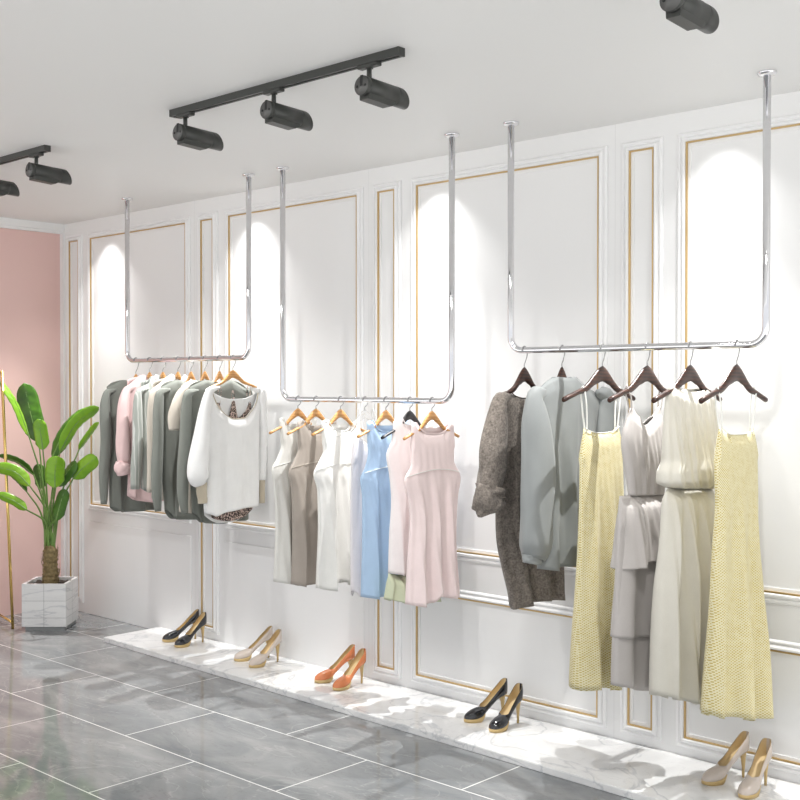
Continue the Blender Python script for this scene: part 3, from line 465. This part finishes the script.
garment('cream','cream',((0,.03),(.6,.055),(.88,.075),(1,.035)),mkfold(.012,5,.9,1.85,1.35,.007,13,.6),backtop=raise_back(G['cream']['top'],.005),parent=t,name='bodice',nc=80)
garment('cream','cream',((0,.035),(.12,.055),(1,.085)),mkfold(.030,4.4,.2,1.40,1.0,.008,12,.5,.25),left='skL',right='skR',top='hem',hemk='skH',parent=t,name='skirt',nc=90)
seamline('cream',1.303,.0,'cream',t,.035,'waist_gather',r=.005)
# ---- middle rail
B2=1.72; HG2='beech hangers on the middle rail'
def h2(x,lab,mat='wood',grp=HG2): return make_hanger((x,YR,B2),-.217,.210,1.669-B2,.134,mat,lab,grp,0,.040)
h2(-5.028,'light beech hanger holding the off-white dress at the left end of the middle rail'); h2(-4.872,'light beech hanger holding the taupe dress')
h2(-4.667,'light beech hanger holding the ivory dress beside the taupe one'); h2(-4.31,'light beech hanger holding the pale blue dress')
h2(-4.132,'black hanger on the middle rail holding the green-ruffled dress','black',None); h2(-3.974,'light beech hanger holding the pink dress at the right end of the middle rail')
h2(-4.472,'clear plastic hanger on the middle rail between ivory and blue dresses','clear',None)
def shift(key,mat,lab,ph,seam=True,hemline=True,th=(.018,.052),ka=2.6,amp=.030,mat2=None):
    t=gthing(key,'sleeveless_dress',lab,'dress','sleeveless dresses on the middle rail')
    T=G[key]['top']; T=[(y,z+(.013 if i in (0,1,len(T)-2,len(T)-1) else 0)) for i,(y,z) in enumerate(T)]
    garment(key,mat,th,mkfold(amp,ka,ph,1.36,.70,.005,7,.8,.35),tops=T,backtop=raise_back(T,.006),parent=t,nc=72)
    neckband(key,T,G[key]['X'],mat,t,.12,.88,r=.003,dx=.011)
    if seam: seamline(key,1.33,.03,'strap' if mat!='taupe' else 'beige',t,.030)
    return t
shift('d1','offwhite','off-white sleeveless dress at the left end of the middle rail',.4)
shift('d2','taupe','taupe brown sleeveless dress between the off-white and ivory dresses',1.0)
shift('d3','ivory','ivory sleeveless dress right of the taupe dress',.2,ka=3)
t=gthing('d4','slip_dress','thin pale lilac slip dress hanging just left of the blue dress','dress')
garment('d4','lilacw',(.012,.04),mkfold(.012,2.5,.8,1.4,.7),parent=t); strap('d4','strapL','strap',t,w=.006); strap('d4','strapR','strap',t,w=.006)
shift('d5','blue','pale blue sleeveless dress on the middle rail',.7)
t=shift('d6','palepink','very pale pink sleeveless dress with a sage green hem ruffle',1.2,seam=False,amp=.026)
garment('d6','sage',(.05,.072),mkfold(.020,6,.3,.82,.66,.004,9),left='rfL',right='rfR',top='hem',hemk='rfH',parent=t,name='hem_ruffle',nc=90,nr=14)
t=shift('d7','pinkd','pink sleeveless dress at the right end of the middle rail',2.0,ka=3.2)
# ---- far rail
HG1='beech hangers on the farthest rail'
def h1(x,lab,z=1.896,uL=-.095,uR=.095): make_hanger((x,YR,1.973),uL,uR,z-1.973,.105 if uL<-.1 else .115,'wood','light beech hanger holding '+lab,HG1,0,.042)
h1(-6.695,'the grey knit jumper at the left end of the farthest rail',1.884); h1(-6.533,'the pink shirt'); h1(-6.379,'the grey-green striped shirt'); h1(-6.211,'the beige long-sleeved shirt')
h1(-6.069,'the grey knit jumper in the middle of the farthest rail'); h1(-5.921,'the beige short-sleeved top'); h1(-5.771,'the grey knit jumper behind the white tunic'); h1(-5.635,'the white tunic',1.90,-.18,.19)
def longtop(key,mat,name,lab,cat,grp=None,cuff=None,th=(.025,.05),ph=.5,neck=.7,amp=.022,fl=.9,body=None):
    t=gthing(key,name,lab,cat,grp); T=G[key]['top']
    garment(key,body or mat,th,mkfold(amp,2.3,ph,1.6,1.1,.002,7),backtop=raise_back(T,.004),parent=t,nc=48,nr=36)
    sleeve(key,'sl',mat,parent=t,dx=.012,wr=.045,seed=len(lab),rnd=1,fl=fl)
    if 'slr' in G[key]: sleeve(key,'slr',mat,parent=t,dx=.0,wr=.04,seed=len(lab)+1,rnd=1,fl=fl)
    if cuff and 'slcuff' in G[key]: sleeve(key,'slcuff',cuff,'rolled_cuff' if key=='s2' else 'cuff',t,.015,wr=.06,caps=True)
    if cuff and 'slrcuff' in G[key]: sleeve(key,'slrcuff',cuff,'cuff',t,.0,wr=.05,caps=True)
    return t
K='grey knit jumpers on the farthest rail'
longtop('s1','knit','knit_jumper','grey knit jumper at the left end of the farthest rail, beside the plant','jumper',K,ph=.2,body='knit2')
def collar(key,mat,t):
    g=G[key]; X=g['X']; y0=YR
    for s in (-1,1):
        bm=bmesh.new(); zc=1.875
        a=[(X,y0+s*.01,zc-.05),(X+.012,y0+s*.035,zc-.01),(X-.004,y0+s*.055,zc-.0)]
        P=spline(a,8); Q=spline([(X+.02,y0+s*.012,zc-.075),(X+.030,y0+s*.065,zc-.055),(X+.005,y0+s*.078,zc-.022)],8)
        va=[bm.verts.new(p) for p in P]; vb=[bm.verts.new(p) for p in Q]
        for i in range(8): bm.faces.new((va[i],va[i+1],vb[i+1],vb[i]))
        obj('collar',bm,mat,t,sol=.003)
t=longtop('s2','pinkshirt','button_shirt','pale pink shirt with rolled sleeves on the farthest rail','shirt',cuff='pinkshirt',ph=1.); collar('s2','pinkshirt',t)
t=longtop('s3','pin','button_shirt','grey-green pinstriped shirt beside the pink shirt','shirt',ph=1.5); collar('s3','pin',t)
t=longtop('s4','beige','button_shirt','beige shirt squeezed between the pinstriped shirt and a grey knit','shirt',ph=2.); collar('s4','white',t)
longtop('s5','knit','knit_jumper','grey knit jumper in the middle of the farthest rail, right of the beige shirt','jumper',K,ph=.9,body='knit2')
longtop('s6','beige','short_sleeved_top','beige short-sleeved top between two grey knits','top',ph=.4,body='knit2' if False else 'beige')
longtop('s7','knit','knit_jumper','grey knit jumper directly behind the white tunic','jumper',K,ph=1.6,body='knit2')
t=longtop('s8','white','tunic','white scoop-necked tunic with tan cuffs at the right end of the farthest rail','tunic',cuff='tancuff',th=(.02,.05),ph=.7,amp=.008)
neckband('s8',G['s8']['top'],G['s8']['X'],'tancuff',t,.13,.88,r=.003,dx=.012)
t=gthing('camisole','camisole','animal-print camisole worn inside the white tunic, showing at neck and hem','camisole')
garment('camisole','leo',(.010,.018),mkfold(.002,2,.5,1.6,1.1),backtop=[(y,min(z,1.68)) for y,z in G['camisole']['top']],parent=t)
for s in ('strapL','strapM','strapR'): strap('camisole',s,'leo',t,w=.005)
# ------------------------------------------------------------------ shoes
def shoe_mesh():
    L=.255
    tab=[ # s, insole z, top z, half width
     (0,.126,.203,.008),(.015,.126,.203,.018),(.05,.125,.198,.027),(.12,.121,.180,.033),(.25,.107,.150,.033),(.40,.076,.112,.031),(.52,.051,.086,.035),(.60,.035,.074,.039),(.68,.024,.070,.042),(.78,.018,.063,.042),(.88,.016,.053,.035),(.95,.016,.042,.024),(.99,.016,.030,.010),(1,.017,.018,.0005)]
    def at(s,c): return lerp(tab,s,0,c)
    def grid(hwd,zlo,inner):
        bm=bmesh.new(); NS,NQ=44,24; g=[]
        for i in range(NS+1):
            s=(i/NS)**1.3
            if inner: s=.003+s*.67
            hw=at(s,3)-hwd; zs=at(s,1)+zlo; zt=at(s,2)-(.0008 if inner else 0); cl=max(0,min(1,(s-.56)/.08)); cl=cl*cl*(3-2*cl)
            if inner: cl=0 if s<.57 else cl
            row=[]
            for j in range(NQ+1):
                q=-1+2*j/NQ; a=abs(q); sg=1 if q>=0 else -1
                if a<.35: y=hw*.85*a/.35; z=zs
                else:
                    p=(a-.35)/.65; yo=hw*(.85+.28*math.sin(p*math.pi*.8)-.25*p); zo=zs+(zt-zs)*p
                    ph=p*math.pi/2; yc=hw*math.cos(ph)**.8*1.0; zc=zs+(zt-zs)*math.sin(ph)
                    y=yo*(1-cl)+yc*cl; z=zo*(1-cl)+zc*cl
                x=s*L
                if s<.05: x-= (.05-s)*.08*(1 if a>.35 else .2)
                row.append(bm.verts.new((x,sg*y,z)))
            g.append(row)
        for i in range(NS):
            for j in range(NQ): bm.faces.new((g[i][j],g[i+1][j],g[i+1][j+1],g[i][j+1]))
        if not inner:
            # close heel counter
            r=g[0]; 
            for j in range(NQ//2): 
                if j!=NQ-1-j: bm.faces.new((r[j],r[j+1],r[NQ-1-j],r[NQ-j])) if j+1!=NQ-1-j else bm.faces.new((r[j],r[j+1],r[NQ-j]))
        bmesh.ops.remove_doubles(bm,verts=bm.verts,dist=.0002)
        return bm
    up=grid(0,0,False); li=grid(.0022,.003,True)
    so=bmesh.new(); N=24; lo=[];hi=[]
    for i in range(N+1):
        s=.575+.425*i/N; hw=at(min(s,1),3)*.98+.0005; e=.004*max(0,1-abs((s-.74)/.25))
        zb=max(0,(abs(s-.74)-.12))**2*.25
        hi.append((s*L,hw,at(min(s,1),1)+.003)); lo.append((s*L,hw*.9,min(zb,at(min(s,1),1)-.004)))
    rs=[]
    for i in range(N+1):
        tp=min(1,i/6)**.5; lo[i]=(lo[i][0],lo[i][1],lo[i][2]+(hi[i][2]-lo[i][2]-.003)*(1-tp))
        rs.append([so.verts.new((lo[i][0],-lo[i][1],lo[i][2])),so.verts.new((hi[i][0],-hi[i][1],hi[i][2])),so.verts.new((hi[i][0],hi[i][1],hi[i][2])),so.verts.new((lo[i][0],lo[i][1],lo[i][2]))])
    for i in range(N):
        for k in range(4): so.faces.new((rs[i][k],rs[i][(k+1)%4],rs[i+1][(k+1)%4],rs[i+1][k]))
    so.faces.new(rs[0][::-1]); so.faces.new(rs[-1])
    he=bmesh.new(); tube(he,[(.030,0,.123),(.026,0,.112),(.022,0,.085),(.021,0,.045),(.022,0,0)],[.022,.018,.011,.007,.0058],18,nref=(0,1,0))
    return up,li,so,he
def make_shoe(col,label,grp,loc,rz,name='high_heeled_pump'):
    t=thing(name,label,'shoe',loc,grp,rz)
    up,li,so,he=shoe_mesh()
    obj('upper',up,col,t,False); obj('lining',li,'tanL',t,False); obj('platform_sole',so,'tan',t,False); obj('stiletto_heel',he,'tan',t,False)
    return t
ZP=.034
def dup(r0,label,grp,loc,rz,col=None):
    r=r0.copy(); COL.objects.link(r); r.location=loc; r.rotation_euler.z=rz; tag(r,label,'shoe',grp)
    for c in r0.children:
        d=c.copy(); COL.objects.link(d); d.parent=r
        if col and c.name.startswith('upper'): d.data=c.data.copy(); d.data.materials[0]=M[col]
    return r
heads=[('blk','black patent','farthest pair, below the grey knits',-6.49,-6.35,-.045),('nude','pale nude','pair left of the orange shoes',-5.695,-5.555,-.055),('orange','orange','orange pair below the middle rail',-4.925,-4.785,-.065),
       ('blk','black patent','nearer black pair',-3.765,-3.625,-.07),('nude','grey-nude','nearest pair at the lower right',-2.395,-2.26,-.07)]
proto=None
for c,cn,wh,xa,xb,yy in heads:
    for side,x,dy,dz in (('left-hand',xa+.04,.0,0),('right-hand',xb+.018,-.03,0)):
        lab='%s high-heeled platform pump, %s shoe of the %s'%(cn,side,wh); gr='high-heeled pumps along the marble plinth'
        loc=(x,yy+dy,ZP); rz=R(-111 if side=='left-hand' else -89)
        if proto is None: proto=make_shoe(c,lab,gr,loc,rz)
        else: dup(proto,lab,gr,loc,rz,c)
# ------------------------------------------------------------------ track lights
YT=-1.672
def track(x0,x1,label,YT=YT):
    t=thing('light_track',label,'lighting track',((x0+x1)/2,YT,H),'dark ceiling tracks')
    bm=bmesh.new(); box(bm,(x0,YT-.018,H-.032),(x1,YT-.006,H)); box(bm,(x0,YT+.006,H-.032),(x1,YT+.018,H)); box(bm,(x0,YT-.006,H-.012),(x1,YT+.006,H)); obj('rail_channel',bm,'lamp',t,smooth=False)
    for x in (x0,x1):
        bm=bmesh.new(); s=-1 if x==x0 else 1; box(bm,(min(x,x+s*.01),YT-.019,H-.033),(max(x,x+s*.01),YT+.019,H)); obj('end_cap',bm,'lamp',t,smooth=False)
track(-4.465,-3.005,'full dark grey lighting track in the upper middle carrying three spotlights'); track(-7.15,-5.62,'dark grey lighting track cut off by the left picture edge'); track(-1.95,-.42,'dark grey lighting track above the top right spotlight',YT-.068)
def make_lamp(x,label):
    t=thing('track_spotlight',label,'spotlight',(x,YT,H-.030),'dark grey track spotlights')
    bm=bmesh.new(); box(bm,(-.055,-.016,-.016),(.055,.016,.0)); bmesh.ops.bevel(bm,geom=bm.edges[:],offset=.003,segments=1,affect='EDGES'); obj('track_adaptor',bm,'lamp',t,False,False)
    bm=bmesh.new(); cyl(bm,(0,0,-.016),(0,0,-.075),.010,16); cyl(bm,(0,0,-.006),(0,0,-.02),.016,16); obj('stem',bm,'lamp',t,False)
    tilt=Matrix.Translation((0,.095,-.099))@Matrix.Rotation(R(-2.5),4,'X')
    def put(bm): bmesh.ops.transform(bm,matrix=tilt,verts=bm.verts); return bm
    bm=bmesh.new(); r=.0395; cyl(bm,(0,-.1402,0),(0,-.137,0),r*.95,36); obj('rear_cap',put(bm),'lampcap',t,False)
    bm=bmesh.new(); tube(bm,[(0,-.139,0),(0,-.137,0),(0,-.118,0),(0,-.1175,0),(0,-.1155,0),(0,-.115,0),(0,.05,0)],[r*.96,r,r,r*.97,r*.97,r,r],36,nref=(0,0,1)); body=obj('lamp_body',put(bm),'lamp',t,False)
    bm=bmesh.new(); ri=[];n=40    # slanted snoot
    for (y,rr,sl) in ((.05,r*.99,0),(.052,r*1.005,0),(.10,r*1.005,1),(.10,r*.9,1),(.06,r*.85,0)):
        ri.append([bm.verts.new((rr*math.sin(2*math.pi*k/n),y-.008-(.022*math.cos(2*math.pi*k/n)*sl),rr*math.cos(2*math.pi*k/n))) for k in range(n)])
    for a,b_ in zip(ri,ri[1:]):
        for k in range(n): bm.faces.new((a[k],a[(k+1)%n],b_[(k+1)%n],b_[k]))
    obj('snoot',put(bm),'lamp',t,False)
    bm=bmesh.new(); tube(bm,[(0,.052,0),(0,.058,0)],[r*.84,r*.84],30,nref=(0,0,1)); obj('lens',put(bm),'lens',t,False)
    bm=bmesh.new(); vs=[]
    for y,z0,z1 in ((-.122,-.052,-.02),(.01,-.054,-.02),(.035,-.040,-.02)):
        vs.append([bm.verts.new((sx*.027,y,z)) for sx,z in ((-1,z1),(-.9,z0),(.9,z0),(1,z1))])
    for a,b_ in zip(vs,vs[1:]):
        for k in range(4): bm.faces.new((a[k],a[(k+1)%4],b_[(k+1)%4],b_[k]))
    bm.faces.new(vs[0][::-1]); bm.faces.new(vs[-1]); obj('driver_box',put(bm),'lamp',t,False,False)
    bm=bmesh.new(); box(bm,(-.0065,-.1415,-.002),(.0065,-.137,.040)); b2=obj('cooling_slot',put(bm),'lampdark',t,False,False)
    for dx,dz in ((-.022,-.002),(.022,-.002)):
        bm=bmesh.new(); cyl(bm,(dx,-.1415,dz),(dx,-.137,dz),.0055,12); obj('screw_hole',put(bm),'lampdark',t,False)
    return t
lamps=[(-4.375,'dark grey cylindrical spotlight at the left end of the upper middle track'),(-3.745,'dark grey cylindrical spotlight in the middle of the three-lamp track'),(-3.17,'dark grey cylindrical spotlight at the right end of the three-lamp track'),
 (-5.73,'dark grey cylindrical spotlight at the right end of the left-hand track'),(-6.31,'dark grey cylindrical spotlight cut off by the left picture edge'),(-6.72,'dark grey cylindrical spotlight beyond the left picture edge'),(-1.774,'dark grey cylindrical spotlight at the top right, cut by the upper picture edge')]
p0=None
for x,lab in lamps:
    if p0 is None: p0=make_lamp(x,lab)
    else:
        r=p0.copy(); COL.objects.link(r); r.location=(x,YT-(.068 if x>-2 else 0),H-.030); tag(r,lab,'spotlight','dark grey track spotlights')
        for c in p0.children: d=c.copy(); COL.objects.link(d); d.parent=r
# ------------------------------------------------------------------ planter and plant
THc=R(43.03)
fwd=Vector((-math.sin(THc),math.cos(THc),0)); rgt=Vector((math.cos(THc),math.sin(THc),0))
pc=Vector((-7.60,-.577,0))+fwd*.165      # centre of the cube
MP=Matrix.Translation(pc)@Matrix.Rotation(THc,4,'Z')
t=thing('planter','cube-shaped white marble planter standing on the tiles by the pink wall','planter',pc,None,THc)
w=.162; bm=bmesh.new(); z0,z1=.03,.345; e=.022
o=[(-w,-w),(w,-w),(w,w),(-w,w)]; i_=[(-w+e,-w+e),(w-e,-w+e),(w-e,w-e),(-w+e,w-e)]
A=[bm.verts.new((x,y,z0)) for x,y in o];B=[bm.verts.new((x,y,z1)) for x,y in o];Cc=[bm.verts.new((x,y,z1)) for x,y in i_];D=[bm.verts.new((x,y,z1-.05)) for x,y in i_]
bm.faces.new(A[::-1]); bm.faces.new(D)
for a,b_ in ((A,B),(B,Cc),(Cc,D)):
    for k in range(4): bm.faces.new((a[k],a[(k+1)%4],b_[(k+1)%4],b_[k]))
obj('marble_box',bm,'pot',t,False,False)
for zz in (.085,.225):   # fine joints between the slabs
    pass
bm=bmesh.new()
g_=.0012
for s in (0,):
    for zz in (.095,.22):
        box(bm,(-w-g_*.4,-w-g_*.4,zz-g_),(w+g_*.4,w+g_*.4,zz+g_))
    box(bm,(-g_,-w-g_*.4,z0),(g_,w+g_*.4,z1-.001)) if False else box(bm,(-g_,-w-g_*.4,z0),(g_,-w+.004,z1))
    box(bm,(w-.004,-g_,z0),(w+g_*.4,g_,z1))
obj('slab_joints',bm,'kick',t,False,False)
bm=bmesh.new(); box(bm,(-w+.02,-w+.012,0),(w-.012,w-.02,.031)); obj('plinth_base',bm,'kick',t,False,False)
bm=bmesh.new(); N=16; rnd=random.Random(4); gg=[[bm.verts.new((-w+e+(2*w-2*e)*i/N,-w+e+(2*w-2*e)*j/N,z1-.025+rnd.uniform(-.006,.008))) for j in range(N+1)] for i in range(N+1)]
for i in range(N):
    for j in range(N): bm.faces.new((gg[i][j],gg[i+1][j],gg[i+1][j+1],gg[i][j+1]))
obj('soil',bm,'soil',t,False)
CAM=Vector((0,-4.89,1.8))
def plant(label,off=Vector((0,0,0)),rot=0,name='banana_leaf_plant',scale=1.,grp=None):
    base=pc+Vector((0,0,z1-.02))
    t=thing(name,label,'plant',base,grp)
    top=Vector(TRUNK[2]); base0=base.copy(); top=Vector((base.x+.00,base.y,top.z+.02))
    bm=bmesh.new(); rn=random.Random(2); n=26; seg=20; rings=[]
    for i in range(n+1):
        q=i/n; p=base0.lerp(top,q); r=.056-.014*q+(.008 if i%3==0 else 0)
        if q>.8: r*=1-.9*((q-.8)/.2)**2
        rings.append([bm.verts.new(p+Vector((math.cos(2*math.pi*k/seg),math.sin(2*math.pi*k/seg),0))*r*(1+rn.uniform(-.10,.10))) for k in range(seg)])
    for a,b_ in zip(rings,rings[1:]):
        for k in range(seg): bm.faces.new((a[k],a[(k+1)%seg],b_[(k+1)%seg],b_[k]))
    bm.faces.new(rings[0][::-1]); bm.faces.new(rings[-1]); tr=obj('trunk',bm,'trunk',t,smooth=True)
    bm=bmesh.new()
    for k in range(70):
        an=rn.uniform(0,6.283); z_=rn.uniform(.02,.9); p=base0.lerp(top,z_); r=.054-.012*z_; w2=rn.uniform(.004,.011); l=rn.uniform(.03,.08)
        ca,sa=math.cos(an),math.sin(an); o1=p+Vector((ca,sa,0))*(r); tw=rn.uniform(-.02,.02); fl_=rn.uniform(.002,.016)
        q=[o1+Vector((-sa,ca,0))*w2-Vector((0,0,l*.4)),o1-Vector((-sa,ca,0))*w2-Vector((0,0,l*.4)),o1+Vector((ca,sa,0))*fl_*.6-Vector((-sa,ca,0))*(w2*.6-tw),o1+Vector((ca,sa,0))*fl_+Vector((-sa,ca,0))*tw*1.4+Vector((0,0,l*.7)),o1+Vector((ca,sa,0))*fl_*.6+Vector((-sa,ca,0))*(w2*.6+tw)]
        bm.faces.new([bm.verts.new(v) for v in q])
    obj('bark_fibres',bm,'trunk',tr,sol=.002)
    for li,(pts,w_,roll,sh) in enumerate(LEAVES):
        P=spline(pts,22); a0=P[0]
        # blade
        bm=bmesh.new(); rows=[]
        for i,p in enumerate(P):
            tt=(P[min(i+1,22)]-P[max(i-1,0)]).normalized(); vw=(CAM-p).normalized()
            side=tt.cross(vw).normalized(); nrm=side.cross(tt).normalized()
            side=(side*math.cos(roll)+nrm*math.sin(roll)).normalized(); nrm=tt.cross(side).normalized()
            q=i/22; ww=w_*1.12*(min(1,q/.22)**.6)*(max(0,1-((q-.74)/.26)**2)**.55 if q>.74 else 1)+.001
            row=[]
            for k in range(-4,5):
                f=k/4; row.append(bm.verts.new(p+side*f*ww+nrm*(abs(f)**1.3*ww*.38+.05*ww*math.sin(q*40+k))))
            rows.append(row)
        for a,b_ in zip(rows,rows[1:]):
            for k in range(8): bm.faces.new((a[k],a[k+1],b_[k+1],b_[k]))
        lf=obj('leaf',bm,'leafL' if sh else 'leafD',t,sol=.0015)
        # petiole with midrib
        d0=(P[2]-P[0]).normalized(); j=Vector(((li*37%7-3)*.008,(li*53%7-3)*.008,0))
        st=top+j*1.1-Vector((0,0,.04)); mid=st.lerp(a0,.5)+Vector((0,0,.05))-Vector((a0.x-st.x,a0.y-st.y,0))*.16
        pp=spline([st,mid,a0],18)+P[1:20]
        bm=bmesh.new(); tube(bm,pp,[.009-.004*i/18 for i in range(19)]+[.0045*(1-i/20) +.0008 for i in range(19)],8); obj('leaf_stalk',bm,'stem',lf)
    return t
pl=plant('tall green broad-leaved plant growing in the marble planter by the pink wall')
def dup_tree(o,parent=None):
    c=o.copy(); COL.objects.link(c); c.parent=parent
    for ch in list(o.children): dup_tree(ch,c)
    return c
# ------------------------------------------------------------------ gold clothes stand at the left edge
t=thing('garment_stand','slim gold metal floor stand leaning at the left picture edge','garment stand',(-8.0,-.62,0))
def goldbar(pts,nm='gold_leg',r=.011): bm=bmesh.new(); tube(bm,pts,r,14); obj(nm,bm,'brass',t)

g0=Vector((-7.831,-.697,0)); g1=Vector((-7.907,-.735,1.90)); gb0=Vector((-8.26,-.60,0)); gb1=Vector((-8.20,-.65,1.90))
goldbar([g0,g1]); goldbar([gb0,gb1]); goldbar([g1,gb1],'top_bar'); goldbar([g0.lerp(g1,.025),gb0.lerp(gb1,.025)],'lower_bar',.009)

# ------------------------------------------------------------------ light
w_=bpy.data.worlds.new('daylight'); S.world=w_; w_.use_nodes=True; nt=w_.node_tree; bg=nt.nodes['Background']
geo=nt.nodes.new('ShaderNodeTexCoord'); sx=nt.nodes.new('ShaderNodeSeparateXYZ'); nt.links.new(geo.outputs['Generated'],sx.inputs[0])
c=ramp(nt,mathn(nt,'MULTIPLY_ADD',sx.outputs['Z'],.5),[(0,(1,.995,.985)),(.5,(.44,.447,.462))])
r_=[n for n in nt.nodes if n.type=='VALTORGB'][0]; r_.color_ramp.elements[0].position=.47; r_.color_ramp.elements[1].position=.51
for n_ in nt.nodes:
    if n_.type=='MATH' and n_.operation=='MULTIPLY_ADD': n_.inputs[2].default_value=.5
nt.links.new(c,bg.inputs[0]); bg.inputs[1].default_value=2.1
def spot(x,tx,tz,e,cone,blend,ty=0,rad=.02,col=(1,.985,.96)):
    L=bpy.data.lights.new('lamp_beam','SPOT'); o=bpy.data.objects.new('lamp_beam',L); COL.objects.link(o)
    L.energy=e; L.spot_size=R(cone); L.spot_blend=blend; L.shadow_soft_size=rad; L.color=col
    p=Vector((x,-1.55,2.93)); o.location=p; q=Vector((tx,ty,tz)); o.rotation_euler=(q-p).to_track_quat('-Z','Y').to_euler()
def down(x,e,cone=95,blend=1,tilt=-4):   # ceiling downlights close to the panelling: they make the bright scallops
    L=bpy.data.lights.new('downlight','SPOT'); o=bpy.data.objects.new('downlight',L); COL.objects.link(o)
    L.energy=e; L.spot_size=R(cone); L.spot_blend=blend; L.shadow_soft_size=.006; L.color=(1,.995,.985)
    o.location=(x,-.17,H-.02); o.rotation_euler=(R(tilt),0,0)
for x in (-7.60,-5.87,-4.25,-2.5,-.8): down(x,40 if x<-3 else 26); down(x,230,72,1,-15)
for x,tx in ((-6.17,-6.7),(-3.63,-4.3),(-3.07,-3.2),(-1.76,-2.2),(-5.59,-5.4)): spot(x,tx,.35,66,78,1,rad=.05)

cam=bpy.data.cameras.new('camera'); co=bpy.data.objects.new('camera',cam); COL.objects.link(co); S.camera=co
co.location=CAM; cam.sensor_width=36; cam.lens=1140/800*36; cam.clip_end=200; cam.clip_start=.05
pitch=math.atan(14.4/1140); co.rotation_euler=(math.pi/2-pitch,0,THc)
S.view_settings.view_transform='Standard'; S.view_settings.look='None'; S.view_settings.gamma=1; S.view_settings.use_curve_mapping=False
S.view_settings.exposure=0.07
